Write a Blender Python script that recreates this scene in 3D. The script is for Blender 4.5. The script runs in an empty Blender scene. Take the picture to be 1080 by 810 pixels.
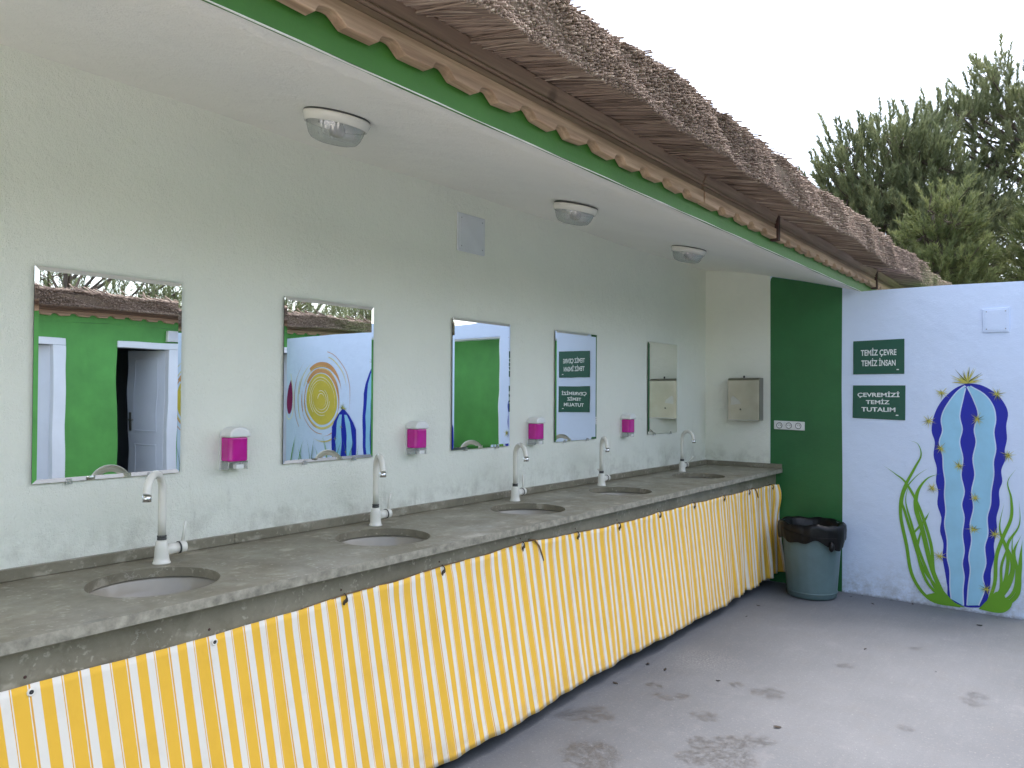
import bpy, bmesh, math, random
import numpy as np
from mathutils import Matrix, Vector

# ------------------------------------------------------------------ camera, sky, sun, exposure
S = bpy.context.scene
COL = S.collection
cam_d = bpy.data.cameras.new('camera'); cam = bpy.data.objects.new('camera', cam_d); COL.objects.link(cam)
R_, U_, F_ = (0.79045, 0.612498, 0.005799), (0.003838, -0.01442, 0.999889), (-0.612514, 0.79034, 0.013749)
cam.matrix_world = Matrix(((R_[0], U_[0], -F_[0], 2.5885), (R_[1], U_[1], -F_[1], 0.0), (R_[2], U_[2], -F_[2], 1.45), (0, 0, 0, 1)))
cam_d.sensor_width = 36; cam_d.lens = 800 / 1080 * 36
cam_d.clip_start = 0.02; cam_d.clip_end = 2000
S.camera = cam
SUN_EL, SUN_AZ = math.radians(66), math.radians(25)      # azimuth measured from +Y towards +X
W = bpy.data.worlds.new('World'); S.world = W; W.use_nodes = True
nt = W.node_tree
bg = nt.nodes['Background']
sky = nt.nodes.new('ShaderNodeTexSky'); sky.sky_type = 'NISHITA'; sky.sun_disc = False
sky.sun_elevation = SUN_EL; sky.sun_rotation = SUN_AZ
sky.air_density = 1.0; sky.dust_density = 4.0; sky.ozone_density = 1.0
hsv = nt.nodes.new('ShaderNodeHueSaturation'); hsv.inputs['Saturation'].default_value = 0.72
nt.links.new(sky.outputs[0], hsv.inputs['Color']); nt.links.new(hsv.outputs[0], bg.inputs[0])
bg.inputs[1].default_value = 0.15
sun_d = bpy.data.lights.new('sun', 'SUN'); sun = bpy.data.objects.new('sun', sun_d); COL.objects.link(sun)
sun_d.energy = 0.5; sun_d.angle = math.radians(40); sun_d.color = (1, 0.98, 0.95)
sd = Vector((math.sin(SUN_AZ) * math.cos(SUN_EL), math.cos(SUN_AZ) * math.cos(SUN_EL), math.sin(SUN_EL)))
sun.rotation_euler = sd.to_track_quat('Z', 'Y').to_euler()
sun.location = (8, 10, 20)
S.view_settings.view_transform = 'Standard'; S.view_settings.look = 'None'
S.view_settings.exposure = 2.03; S.view_settings.gamma = 1.0
S.render.engine = 'CYCLES'
S.cycles.max_bounces = 12; S.cycles.diffuse_bounces = 9; S.cycles.glossy_bounces = 5
S.cycles.transparent_max_bounces = 12; S.cycles.transmission_bounces = 6
S.cycles.caustics_reflective = False; S.cycles.caustics_refractive = False
S.cycles.use_denoising = True
rng = random.Random(7)

# ------------------------------------------------------------------ materials
class NT:
    def __init__(s, name):
        s.m = bpy.data.materials.new(name); s.m.use_nodes = True
        s.t = s.m.node_tree; s.b = s.t.nodes['Principled BSDF']
        s.co = None
    def n(s, typ, **kw):
        x = s.t.nodes.new(typ)
        for k, v in kw.items(): setattr(x, k, v)
        return x
    def l(s, a, b): s.t.links.new(a, b)
    def coord(s):
        if s.co is None:
            s.co = s.n('ShaderNodeNewGeometry').outputs['Position']
        return s.co
    def objco(s): return s.n('ShaderNodeTexCoord').outputs['Object']
    def mapping(s, vec, scale):
        m = s.n('ShaderNodeMapping'); m.inputs['Scale'].default_value = scale; s.l(vec, m.inputs['Vector']); return m.outputs[0]
    def noise(s, scale, detail=4, rough=.55, vec=None, out='Fac'):
        x = s.n('ShaderNodeTexNoise'); x.inputs['Scale'].default_value = scale; x.inputs['Detail'].default_value = detail
        x.inputs['Roughness'].default_value = rough; s.l(vec if vec is not None else s.coord(), x.inputs['Vector']); return x.outputs[out]
    def vor(s, scale, vec=None, feature='F1', out='Distance', rand=1.0):
        x = s.n('ShaderNodeTexVoronoi'); x.feature = feature; x.inputs['Scale'].default_value = scale; x.inputs['Randomness'].default_value = rand
        s.l(vec if vec is not None else s.coord(), x.inputs['Vector']); return x.outputs[out]
    def ramp(s, fac, stops, interp='LINEAR'):
        r = s.n('ShaderNodeValToRGB'); r.color_ramp.interpolation = interp
        e = r.color_ramp.elements
        while len(e) < len(stops): e.new(0.5)
        for el, (p, c) in zip(e, stops):
            el.position = p; el.color = (*c, 1) if len(c) == 3 else c
        s.l(fac, r.inputs[0]); return r.outputs[0]
    def mix(s, fac, a, b, mode='MIX'):
        x = s.n('ShaderNodeMix'); x.data_type = 'RGBA'; x.blend_type = mode
        for sock, v in ((x.inputs[0], fac), (x.inputs[6], a), (x.inputs[7], b)):
            if isinstance(v, (int, float)): sock.default_value = v
            elif isinstance(v, tuple): sock.default_value = (*v, 1) if len(v) == 3 else v
            else: s.l(v, sock)
        return x.outputs[2]
    def math(s, op, a, b=None, c=None, clamp=False):
        x = s.n('ShaderNodeMath', operation=op); x.use_clamp = clamp
        for i, v in enumerate((a, b, c)):
            if v is None: continue
            if isinstance(v, (int, float)): x.inputs[i].default_value = v
            else: s.l(v, x.inputs[i])
        return x.outputs[0]
    def mr(s, v, a, b, c=0., d=1.):
        x = s.n('ShaderNodeMapRange'); s.l(v, x.inputs[0])
        for i, q in enumerate((a, b, c, d)): x.inputs[i + 1].default_value = q
        return x.outputs[0]
    def bump(s, h, strength=.3, dist=.01, prev=None):
        x = s.n('ShaderNodeBump'); x.inputs['Strength'].default_value = strength; x.inputs['Distance'].default_value = dist
        s.l(h, x.inputs['Height'])
        if prev is not None: s.l(prev, x.inputs['Normal'])
        return x.outputs[0]
    def done(s, col=None, rough=None, normal=None, **kw):
        for k, v in (('Base Color', col), ('Roughness', rough), ('Normal', normal)):
            if v is None: continue
            if isinstance(v, (int, float)): s.b.inputs[k].default_value = v
            elif isinstance(v, tuple): s.b.inputs[k].default_value = (*v, 1)
            else: s.l(v, s.b.inputs[k])
        for k, v in kw.items():
            s.b.inputs[k.replace('_', ' ')].default_value = v
        return s.m

def simple(name, col, rough=.5, var=.12, scale=30, bump=0., bscale=200, **kw):
    t = NT(name)
    n = t.noise(scale, 5, .6, t.objco())
    c1 = tuple(c * (1 - var) for c in col); c2 = tuple(min(1, c * (1 + var)) for c in col)
    c = t.ramp(n, [(.3, c1), (.7, c2)])
    nm = t.bump(t.noise(bscale, 3, .6, t.objco()), bump, .002) if bump else None
    r = t.mr(n, .3, .7, rough * .85, min(1, rough * 1.15))
    return t.done(c, r, nm, **kw)

def plaster(name, base, dirty=(.42, .40, .33), low=0.0, tint=.05):
    t = NT(name)
    big = t.noise(1.3, 5, .6); mid = t.noise(7, 5, .65); fine = t.noise(110, 4, .7); grit = t.noise(260, 2, .6)
    c = t.ramp(big, [(.3, tuple(b * (1 - tint) for b in base)), (.7, base)])
    c = t.mix(t.mr(mid, .52, .8, 0, .22), c, tuple(b * .84 for b in base))
    sp = t.vor(26); spn = t.math('MULTIPLY', t.mr(sp, .05, .02), t.mr(t.noise(3.1, 3), .55, .62))
    c = t.mix(t.math('MULTIPLY', spn, .5), c, (.3, .29, .25))
    sep = t.n('ShaderNodeSeparateXYZ'); t.l(t.coord(), sep.inputs[0]); z = sep.outputs[2]
    if low == 0:       # splash marks that rise from the counter
        hgt = t.math('ADD', .95, t.math('MULTIPLY', t.noise(3.4, 5, .7), .26))
        d = t.math('MULTIPLY', t.mr(t.math('SUBTRACT', hgt, z), 0, .13), t.mr(t.noise(9, 5, .7), .45, .7))
        c = t.mix(t.math('MULTIPLY', d, .55), c, dirty)
        st = t.noise(2.2, 4, .7, t.mapping(t.coord(), (1, 6, .8)))
        c = t.mix(t.math('MULTIPLY', t.mr(st, .6, .75), t.mr(z, 1.3, 1.0, 0, .42)), c, dirty)
    else:              # damp dirt at the foot of the wall
        hgt = t.math('MULTIPLY', t.noise(2.6, 6, .75), .55)
        d = t.math('MULTIPLY', t.mr(t.math('SUBTRACT', hgt, z), -.02, .22), t.mr(t.noise(16, 6, .75), .38, .62))
        c = t.mix(t.math('MULTIPLY', d, .5), c, (.3, .29, .28))
        e = t.mr(t.math('ADD', z, t.math('MULTIPLY', t.noise(30, 4, .7), .05)), .045, .02)
        c = t.mix(t.math('MULTIPLY', e, .8), c, (.13, .12, .11))
    h = t.math('ADD', t.math('MULTIPLY', fine, .7), t.math('MULTIPLY', grit, .5))
    nm = t.bump(h, .6 if low == 0 else .3, .009); nm = t.bump(t.noise(42, 3, .55), .24 if low == 0 else .08, .012, nm); nm = t.bump(t.noise(5, 3), .3, .03, nm)
    return t.done(c, .82, nm)

M = {}
M['plaster'] = plaster('white_plaster', (.85, .85, .762))
M['outer'] = plaster('skylit_wall_paint', (.68, .775, .97), low=1)  # white wall with the blue of the skylight mixed into its base
M['ceiling'] = plaster('white_ceiling_paint', (.92, .90, .83), low=0)

def green_paint(name, col, rough=.55):
    t = NT(name)
    n = t.noise(2.2, 5, .65); br = t.noise(9, 4, .6, t.mapping(t.coord(), (1, 1, .3)))
    c = t.ramp(n, [(.3, tuple(v * .85 for v in col)), (.7, tuple(v * 1.12 for v in col))])
    c = t.mix(t.mr(br, .55, .8, 0, .25), c, tuple(v * 1.35 for v in col))
    sp = t.math('MULTIPLY', t.mr(t.vor(19), .04, .015), .5)
    c = t.mix(sp, c, tuple(v * .35 for v in col))
    nm = t.bump(t.noise(120, 4, .7), .3, .004); nm = t.bump(t.noise(6, 3), .2, .015, nm)
    return t.done(c, rough, nm)
M['green_fascia'] = green_paint('green_fascia_paint', (.048, .175, .022))
M['green_panel'] = green_paint('shaded_green_gloss_paint', (.018, .13, .036), .4)  # same green paint, its shade under the roof put into the darker base
M['green_wall'] = green_paint('bright_green_wall_paint', (.095, .34, .065))

def concrete():
    t = NT('grey_concrete')
    p = t.coord()
    big = t.noise(.9, 6, .62); mid = t.noise(5.5, 6, .7); fine = t.noise(70, 4, .7); grit = t.noise(330, 2)
    c = t.ramp(big, [(.3, (.105, .113, .13)), (.5, (.13, .14, .158)), (.72, (.158, .168, .188))])
    c = t.mix(t.mr(mid, .5, .75, 0, .4), c, (.14, .137, .14))
    c = t.mix(t.mr(mid, .42, .25, 0, .35), c, (.245, .24, .25))
    c = t.mix(t.mr(grit, .55, .7, 0, .8), c, (.095, .092, .095))
    c = t.mix(t.mr(fine, .58, .72, 0, .65), c, (.275, .27, .27))
    # brush marks left by the float
    sw = t.noise(3, 4, .6, t.mapping(p, (9, 1.2, 1)))
    c = t.mix(t.mr(sw, .5, .75, 0, .10), c, (.25, .245, .255))
    # pale lime specks
    w = t.math('MULTIPLY', t.mr(t.vor(48), .11, .05), t.mr(t.noise(2.3, 4, .7), .56, .66))
    c = t.mix(t.math('MULTIPLY', w, .8), c, (.46, .45, .44))
    # damp spots and wet footprints
    wet = None
    spots = [(.76, 2.97, .10), (.96, 2.63, .13), (1.38, 2.95, .15), (1.37, 3.07, .10), (1.3, 3.72, .085), (1.14, 3.72, .045), (.92, 3.36, .055),
             (1.0, 3.41, .05), (1.17, 3.27, .07), (1.45, 3.18, .075), (1.27, 3.01, .06), (.82, 3.45, .05), (2.1, 4.31, .06), (2.11, 4.2, .065), (.70, 2.9, .07), (1.02, 2.58, .08), (1.3, 2.88, .09),
             (1.75, 4.9, .05), (1.5, 4.35, .045), (1.9, 3.7, .05)]
    warp = t.n('ShaderNodeVectorMath', operation='ADD'); t.l(p, warp.inputs[0])
    nv = t.n('ShaderNodeVectorMath', operation='SCALE'); nv.inputs['Scale'].default_value = .17
    nb = t.n('ShaderNodeVectorMath', operation='SUBTRACT'); t.l(t.noise(11, 5, .72, out='Color'), nb.inputs[0]); nb.inputs[1].default_value = (.5, .5, .5)
    t.l(nb.outputs[0], nv.inputs[0]); t.l(nv.outputs[0], warp.inputs[1])
    for x, y, r in spots:
        d = t.n('ShaderNodeVectorMath', operation='DISTANCE'); t.l(warp.outputs[0], d.inputs[0]); d.inputs[1].default_value = (x, y, 0)
        f = t.mr(d.outputs['Value'], r, r * .75)
        wet = f if wet is None else t.math('MAXIMUM', wet, f)
    gr = t.math('MULTIPLY', wet, t.mr(t.math('ADD', t.math('MULTIPLY', t.noise(26, 6, .8), .6), t.math('MULTIPLY', t.noise(120, 3, .8), .4)), .46, .52))
    c = t.mix(t.math('MULTIPLY', gr, .6), c, (.05, .047, .047))
    lw = t.n('ShaderNodeVectorMath', operation='DISTANCE'); t.l(warp.outputs[0], lw.inputs[0]); lw.inputs[1].default_value = (.86, 3.95, 0)
    lf = t.math('MULTIPLY', t.mr(lw.outputs['Value'], .26, .05), t.mr(t.noise(95, 5, .75), .5, .6))
    c = t.mix(t.math('MULTIPLY', lf, .35), c, (.44, .43, .415))
    h = t.math('ADD', fine, t.math('MULTIPLY', grit, .6))
    nm = t.bump(h, .35, .004); nm = t.bump(mid, .2, .01, nm)
    return t.done(c, t.mr(gr, 0, 1, .78, .45), nm)
M['concrete'] = concrete()
M['soil'] = simple('dry_soil', (.20, .17, .12), .95, .35, 1.5, .5, 40)

M['shade_sheet'] = simple('dark_shade_sheet', (.10, .095, .09), .95, .2, 5, .4, 80)  # dark tone standing in for shade below the counter
M['pale_bounce'] = simple('pale_bounce_floor', (.60, .58, .54), .85, .12, 2.5, .3, 60)  # pale tone chosen to throw light back under the eave
def marble(name, k=1.0):
    t = NT(name)
    p = t.coord()
    big = t.noise(3.2, 7, .68); mid = t.noise(19, 6, .68)
    c = t.ramp(big, [(.28, tuple(v * k for v in (.19, .167, .115))), (.5, tuple(v * k for v in (.275, .246, .178))), (.75, tuple(v * k for v in (.37, .335, .255)))])
    c = t.mix(t.mr(mid, .5, .75, 0, .55), c, tuple(v * k for v in (.15, .132, .085)))
    wv = t.n('ShaderNodeVectorMath', operation='ADD'); t.l(p, wv.inputs[0])
    ns = t.n('ShaderNodeVectorMath', operation='SCALE'); ns.inputs['Scale'].default_value = .06
    t.l(t.noise(30, 4, .6, out='Color'), ns.inputs[0]); t.l(ns.outputs[0], wv.inputs[1])
    fl = t.math('MULTIPLY', t.mr(t.vor(13, t.mapping(wv.outputs[0], (1, .55, 1))), .36, .20), t.mr(t.noise(7, 4, .7), .48, .55))
    fl2 = t.math('MULTIPLY', t.mr(t.vor(42, wv.outputs[0]), .32, .16), t.mr(t.noise(9, 3, .6), .46, .54))
    dk = t.math('MULTIPLY', t.mr(t.vor(9, t.mapping(wv.outputs[0], (1, .5, 1.3))), .2, .1), t.mr(t.noise(4.4, 3, .6), .56, .6))
    c = t.mix(t.math('MULTIPLY', dk, .6), c, tuple(v * k for v in (.10, .088, .06)))
    c = t.mix(t.math('MULTIPLY', fl2, .5), c, tuple(v * k for v in (.60, .56, .46)))
    c = t.mix(t.math('MULTIPLY', fl, .5), c, tuple(v * k for v in (.62, .57, .46)))
    ve = t.math('MULTIPLY', t.mr(t.vor(6.5, wv.outputs[0], 'DISTANCE_TO_EDGE'), .012, .0), t.mr(t.noise(4, 3), .53, .6))
    c = t.mix(t.math('MULTIPLY', ve, .6), c, tuple(v * k for v in (.55, .52, .45)))
    fine = t.noise(160, 3, .7)
    c = t.mix(t.mr(fine, .6, .75, 0, .35), c, tuple(v * k for v in (.42, .4, .35)))
    r = t.mr(t.noise(6, 5, .7), .3, .7, .28, .55)
    return t.done(c, r, t.bump(fine, .08, .002))
M['marble'] = marble('olive_grey_marble', .78)
M['marble_edge'] = simple('rough_cut_marble_edge', (.27, .25, .20), .6, .4, 34, .4, 150)

def wood(name, c1, c2, scale=(60, 3, 60)):
    t = NT(name)
    v = t.mapping(t.coord(), scale)
    n = t.noise(1.0, 6, .65, v); n2 = t.noise(.35, 4, .6, v)
    c = t.ramp(n, [(.25, c1), (.5, tuple((a + b) / 2 for a, b in zip(c1, c2))), (.72, c2)])
    c = t.mix(t.mr(n2, .5, .68, 0, .6), c, tuple(a * .6 for a in c1))
    kn = t.math('MULTIPLY', t.mr(t.vor(2.3), .07, .03), .7)
    c = t.mix(kn, c, tuple(a * .4 for a in c1))
    return t.done(c, .75, t.bump(n, .3, .003))
M['wood_light'] = wood('weathered_pine_board', (.36, .21, .135), (.68, .46, .32))
M['wood_brown'] = wood('brown_plank', (.24, .145, .10), (.42, .28, .205))
M['rust'] = simple('rusty_dark_iron', (.075, .035, .028), .8, .4, 40, .4, 120)

def reed():
    t = NT('dry_reed')
    a = t.n('ShaderNodeAttribute'); a.attribute_name = 'shade'
    g = t.n('ShaderNodeSeparateXYZ'); t.l(a.outputs['Vector'], g.inputs[0])
    c = t.ramp(g.outputs[0], [(0, (.11, .072, .053)), (.35, (.24, .165, .125)), (.7, (.37, .27, .205)), (1, (.60, .48, .38))])
    return t.done(c, .7)
M['reed'] = reed()
M['thatch_core'] = simple('packed_thatch', (.17, .12, .085), .95, .5, 60, .8, 160)

M['white_enamel'] = simple('white_enamel', (.76, .73, .66), .22, .03, 12)
M['chrome'] = simple('chrome', (.75, .75, .75), .12, .05, 20, Metallic=1.0)
M['grey_ring'] = simple('dark_grey_rubber_ring', (.06, .06, .058), .5, .2, 30)
M['ceramic'] = simple('white_ceramic_basin', (.37, .335, .275), .16, .08, 7)
M['white_plastic'] = simple('white_plastic', (.74, .74, .73), .35, .03, 20)
M['socket_hole'] = simple('dark_socket_hole', (.03, .03, .03), .6, .1, 20)
M['cover'] = simple('white_cover_plate', (.66, .67, .71), .5, .05, 9)
M['bin'] = simple('blue_grey_bin_plastic', (.105, .165, .18), .42, .12, 6, .12, 60)
M['bag'] = simple('black_bag_plastic', (.004, .004, .005), .38, .2, 20, Specular_IOR_Level=.3)
M['sign_green'] = simple('dark_green_sign', (.006, .082, .050), .42, .06, 6)
M['sign_white'] = simple('white_sign_lettering', (.78, .80, .78), .5, .04, 30)
M['metal_dark'] = simple('grey_painted_metal', (.30, .31, .33), .5, .15, 20)
M['door'] = simple('white_door_paint', (.70, .73, .80), .4, .05, 3)
M['door_frame'] = simple('white_frame_paint', (.80, .82, .86), .45, .05, 4)
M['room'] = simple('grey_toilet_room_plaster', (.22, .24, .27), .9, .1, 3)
M['cord'] = simple('brown_cord', (.20, .12, .06), .9, .3, 60)
M['cord_dark'] = simple('dark_cord_knot', (.05, .04, .03), .8, .3, 60)
M['leaf_dead'] = simple('dead_leaf', (.035, .026, .02), .8, .4, 80)

def steel():
    t = NT('brushed_steel')
    v = t.mapping(t.coord(), (1.5, 1.5, 90))
    n = t.noise(1, 3, .5, v); sm = t.noise(5, 3, .5, t.coord())
    c = t.ramp(sm, [(.3, (.27, .26, .21)), (.7, (.37, .355, .30))])
    return t.done(c, t.mr(n, .3, .7, .30, .40), t.bump(t.noise(3, 2, .4), .1, .03), Metallic=1.0)
M['steel'] = steel()
M['steel_dark'] = simple('shadowed_steel_side', (.33, .33, .31), .4, .1, 12, Metallic=1.0)

def mirror():
    t = NT('silvered_glass')
    nm = t.bump(t.noise(2.6, 2, .4, t.objco()), .05, .01)
    return t.done((.90, .93, .91), .008, nm, Metallic=1.0)
M['mirror'] = mirror()
M['mirror_edge'] = simple('dark_mirror_edge', (.025, .04, .035), .3, .2, 30)

def clear(name, tint, mixf=.3, rough=.08):
    t = NT(name)
    tr = t.n('ShaderNodeBsdfTransparent'); tr.inputs[0].default_value = (*tint, 1)
    gl = t.n('ShaderNodeBsdfGlossy'); gl.inputs['Roughness'].default_value = rough
    df = t.n('ShaderNodeBsdfDiffuse'); df.inputs[0].default_value = (.6, .62, .6, 1)
    m1 = t.n('ShaderNodeMixShader'); m1.inputs[0].default_value = .45; t.l(gl.outputs[0], m1.inputs[1]); t.l(df.outputs[0], m1.inputs[2])
    m2 = t.n('ShaderNodeMixShader'); m2.inputs[0].default_value = mixf; t.l(tr.outputs[0], m2.inputs[1]); t.l(m1.outputs[0], m2.inputs[2])
    t.l(m2.outputs[0], t.t.nodes['Material Output'].inputs[0])
    return t.m
M['lamp_glass'] = clear('dusty_ribbed_glass', (.86, .88, .87), .38, .15)
M['clear_plastic'] = clear('clear_plastic', (.93, .93, .94), .34, .1)

def soap():
    t = NT('magenta_soap_tank')
    n = t.noise(14, 2, .5, t.objco())
    c = t.ramp(n, [(.3, (.62, .004, .30)), (.7, (.74, .012, .42))])
    return t.done(c, .12, None, Transmission_Weight=.25, IOR=1.4, Coat_Weight=.5)
M['soap'] = soap()

def stripes():
    t = NT('yellow_striped_awning_cloth')
    uv = t.n('ShaderNodeUVMap'); uv.uv_map = 'UVMap'
    s = t.n('ShaderNodeSeparateXYZ'); t.l(uv.outputs[0], s.inputs[0])
    f = t.math('FRACT', s.outputs[0])
    Wc, Y, O = (.75, .71, .65), (.80, .46, .04), (.72, .38, .05)
    c = t.ramp(f, [(0, Wc), (.179, Y), (.418, Wc), (.597, O), (.617, Wc), (.638, Y), (.938, Wc), (.960, O)], 'CONSTANT')
    fol = t.noise(7, 5, .65)
    c = t.mix(t.mr(fol, .5, .8, 0, .16), c, (.42, .33, .2), 'MULTIPLY')
    wl = t.n('ShaderNodeTexWave'); wl.inputs['Scale'].default_value = 500; t.l(t.coord(), wl.inputs['Vector'])
    sep = t.n('ShaderNodeSeparateXYZ'); t.l(t.coord(), sep.inputs[0])
    hemd = t.math('MULTIPLY', t.mr(sep.outputs[2], .2, .04), t.mr(t.noise(11, 5, .7), .42, .66))
    c = t.mix(t.math('MULTIPLY', hemd, .5), c, (.32, .22, .11))
    nm = t.bump(t.noise(22, 4, .6, t.mapping(t.coord(), (1, 1, .5))), .22, .012)
    nm = t.bump(t.noise(600, 2), .12, .001, nm)
    return t.done(c, .8, nm, Sheen_Weight=.1)
M['stripes'] = stripes()
P = {}
for k, c in dict(blue=(.006, .014, .36), sky=(.30, .58, .78), halo=(.58, .68, .86), grass=(.135, .34, .014), spine=(.50, .45, .08), spine_d=(.12, .13, .02),
                 sun=(.66, .50, .07), ray=(.74, .60, .20), orange=(.62, .30, .12), white=(.82, .80, .66), pink=(.25, .01, .10), grass_d=(.07, .17, .05)).items():
    P[k] = simple('mural_paint_' + {'spine_d': 'dark_spine', 'grass_d': 'dark_grass'}.get(k, k), c, .6, .09, 5, .3, 70)

def bark():
    t = NT('pine_bark')
    n = t.noise(9, 6, .7, t.mapping(t.coord(), (3, 3, .8)))
    return t.done(t.ramp(n, [(.3, (.05, .04, .033)), (.7, (.17, .13, .105))]), .9, t.bump(n, .6, .03))
M['bark'] = bark()
def needles(name, a, b, c3):
    t = NT(name)
    at = t.n('ShaderNodeAttribute'); at.attribute_name = 'shade'
    g = t.n('ShaderNodeSeparateXYZ'); t.l(at.outputs['Vector'], g.inputs[0])
    col = t.ramp(g.outputs[0], [(0, a), (.55, b), (1, c3)])
    t.done(col, .6)
    tl = t.n('ShaderNodeBsdfTranslucent'); t.l(col, tl.inputs[0])
    m = t.n('ShaderNodeMixShader'); m.inputs[0].default_value = .3
    t.l(t.b.outputs[0], m.inputs[1]); t.l(tl.outputs[0], m.inputs[2]); t.l(m.outputs[0], t.t.nodes['Material Output'].inputs[0])
    return t.m
M['needles'] = needles('grey_green_needles', (.115, .145, .070), (.19, .225, .115), (.31, .335, .175))
M['needles_light'] = needles('fresh_green_needles', (.12, .15, .06), (.20, .235, .095), (.30, .32, .14))

# ------------------------------------------------------------------ mesh helpers
class MB:
    def __init__(s): s.v = []; s.f = []; s.mi = []; s.sm = []; s.uv = None
    def add(s, vs, fs, mi=0, smooth=False):
        o = len(s.v); s.v += [tuple(v) for v in vs]
        for f in fs: s.f.append(tuple(i + o for i in f)); s.mi.append(mi); s.sm.append(smooth)
        return s
    def box(s, a, b, mi=0):
        (x0, y0, z0), (x1, y1, z1) = a, b
        vs = [(x0, y0, z0), (x1, y0, z0), (x1, y1, z0), (x0, y1, z0), (x0, y0, z1), (x1, y0, z1), (x1, y1, z1), (x0, y1, z1)]
        return s.add(vs, [(0, 3, 2, 1), (4, 5, 6, 7), (0, 1, 5, 4), (1, 2, 6, 5), (2, 3, 7, 6), (3, 0, 4, 7)], mi)
    def prism(s, pts, axis, a, b, mi=0, smooth=False):
        # polygon in the two other axes (in x, y, z order), extruded along axis from a to b
        def mk(p, t):
            q = list(p); q.insert(axis, t); return tuple(q)
        n = len(pts); vs = [mk(p, a) for p in pts] + [mk(p, b) for p in pts]
        fs = [tuple(range(n))[::-1], tuple(range(n, 2 * n))] + [(i, (i + 1) % n, (i + 1) % n + n, i + n) for i in range(n)]
        return s.add(vs, fs, mi, smooth)
    def tube(s, path, rad, n=10, mi=0, caps=True, smooth=True):
        path = [Vector(p) for p in path]; k = len(path)
        rad = [rad] * k if isinstance(rad, (int, float)) else rad
        vs = []; prev = None
        for i, p in enumerate(path):
            d = (path[min(i + 1, k - 1)] - path[max(i - 1, 0)])
            d = d.normalized() if d.length > 1e-9 else Vector((0, 0, 1))
            if prev is None:
                u = d.orthogonal().normalized()
            else:
                u = prev - d * prev.dot(d); u = u.normalized() if u.length > 1e-6 else d.orthogonal().normalized()
            prev = u; w = d.cross(u)
            for j in range(n):
                t = 2 * math.pi * j / n; vs.append(p + (u * math.cos(t) + w * math.sin(t)) * rad[i])
        fs = [(i * n + j, i * n + (j + 1) % n, (i + 1) * n + (j + 1) % n, (i + 1) * n + j) for i in range(k - 1) for j in range(n)]
        s.add(vs, fs, mi, smooth)
        if caps: s.add(vs[:n], [tuple(range(n))[::-1]], mi); s.add(vs[-n:], [tuple(range(n))], mi)
        return s
    def lathe(s, prof, n=32, c=(0, 0, 0), mi=0, mat=None, smooth=True, wob=None, closed=False):
        vs = []
        for i, (r, z) in enumerate(prof):
            for j in range(n):
                t = 2 * math.pi * j / n; k = 1 + (wob(i, t) if wob else 0)
                p = Vector((r * k * math.cos(t), r * k * math.sin(t), z))
                if mat: p = mat @ p
                vs.append(p + Vector(c))
        fs = [(i * n + j, i * n + (j + 1) % n, (i + 1) * n + (j + 1) % n, (i + 1) * n + j) for i in range(len(prof) - 1) for j in range(n)]
        s.add(vs, fs, mi, smooth)
        return s
    def build(s, name, mats, parent=None, bevel=0., seg=2, local=False, origin=None):
        me = bpy.data.meshes.new(name)
        o3 = Vector((0, 0, 0))
        if parent is not None and not local: o3 = world_loc(parent)
        if origin is not None: o3 = Vector(origin)
        me.from_pydata([tuple(Vector(v) - o3) for v in s.v], [], s.f)
        for m in (mats if isinstance(mats, (list, tuple)) else [mats]): me.materials.append(m)
        me.polygons.foreach_set('material_index', s.mi); me.polygons.foreach_set('use_smooth', s.sm)
        bm = bmesh.new(); bm.from_mesh(me)
        bmesh.ops.remove_doubles(bm, verts=bm.verts, dist=1e-6)
        bmesh.ops.recalc_face_normals(bm, faces=bm.faces); bm.to_mesh(me); bm.free()
        me.update()
        o = bpy.data.objects.new(name, me); COL.objects.link(o)
        if parent is not None: o.parent = parent
        elif origin is not None: o.location = origin
        if bevel:
            b = o.modifiers.new('bevel', 'BEVEL'); b.width = bevel; b.segments = seg; b.limit_method = 'ANGLE'; b.angle_limit = math.radians(35)
        return o
def world_loc(o):
    v = Vector(o.location); p = o.parent
    while p is not None: v = v + Vector(p.location); p = p.parent
    return v
def thing(name, label, cat, loc=(0, 0, 0), group=None, rotz=0):
    o = bpy.data.objects.new(name, None); COL.objects.link(o); o.location = loc; o.rotation_euler[2] = rotz
    o.empty_display_size = .1
    return tag(o, label, cat, group)
def tag(o, label, cat, group=None):
    o['label'] = label; o['category'] = cat
    if group: o['group'] = group
    return o
def struct(o): o['kind'] = 'structure'; return o
def copy_thing(src, loc, label):
    c = src.copy(); COL.objects.link(c); c.location = loc; c['label'] = label
    def rec(a, b):
        for ch in a.children:
            d = ch.copy(); COL.objects.link(d); d.parent = b; rec(ch, d)
    rec(src, c)
    return c
def np_mesh(name, V, F, mat, parent=None, shade=None, flatloc=(0, 0, 0)):
    # V (n,3), F (m,k) all the same k
    me = bpy.data.meshes.new(name); n, m, k = len(V), len(F), F.shape[1]
    me.vertices.add(n); me.vertices.foreach_set('co', (V - np.array(flatloc)).astype(np.float32).ravel())
    me.loops.add(m * k); me.loops.foreach_set('vertex_index', F.astype(np.int32).ravel())
    me.polygons.add(m); me.polygons.foreach_set('loop_start', (np.arange(m) * k).astype(np.int32))
    me.materials.append(mat)
    me.update(calc_edges=True)
    if shade is not None:
        at = me.attributes.new('shade', 'FLOAT_COLOR', 'POINT')
        c = np.ones((n, 4), np.float32); c[:, 0] = shade; c[:, 1] = shade; c[:, 2] = shade
        at.data.foreach_set('color', c.ravel())
    o = bpy.data.objects.new(name, me); COL.objects.link(o)
    if parent is not None: o.parent = parent
    return o
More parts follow.
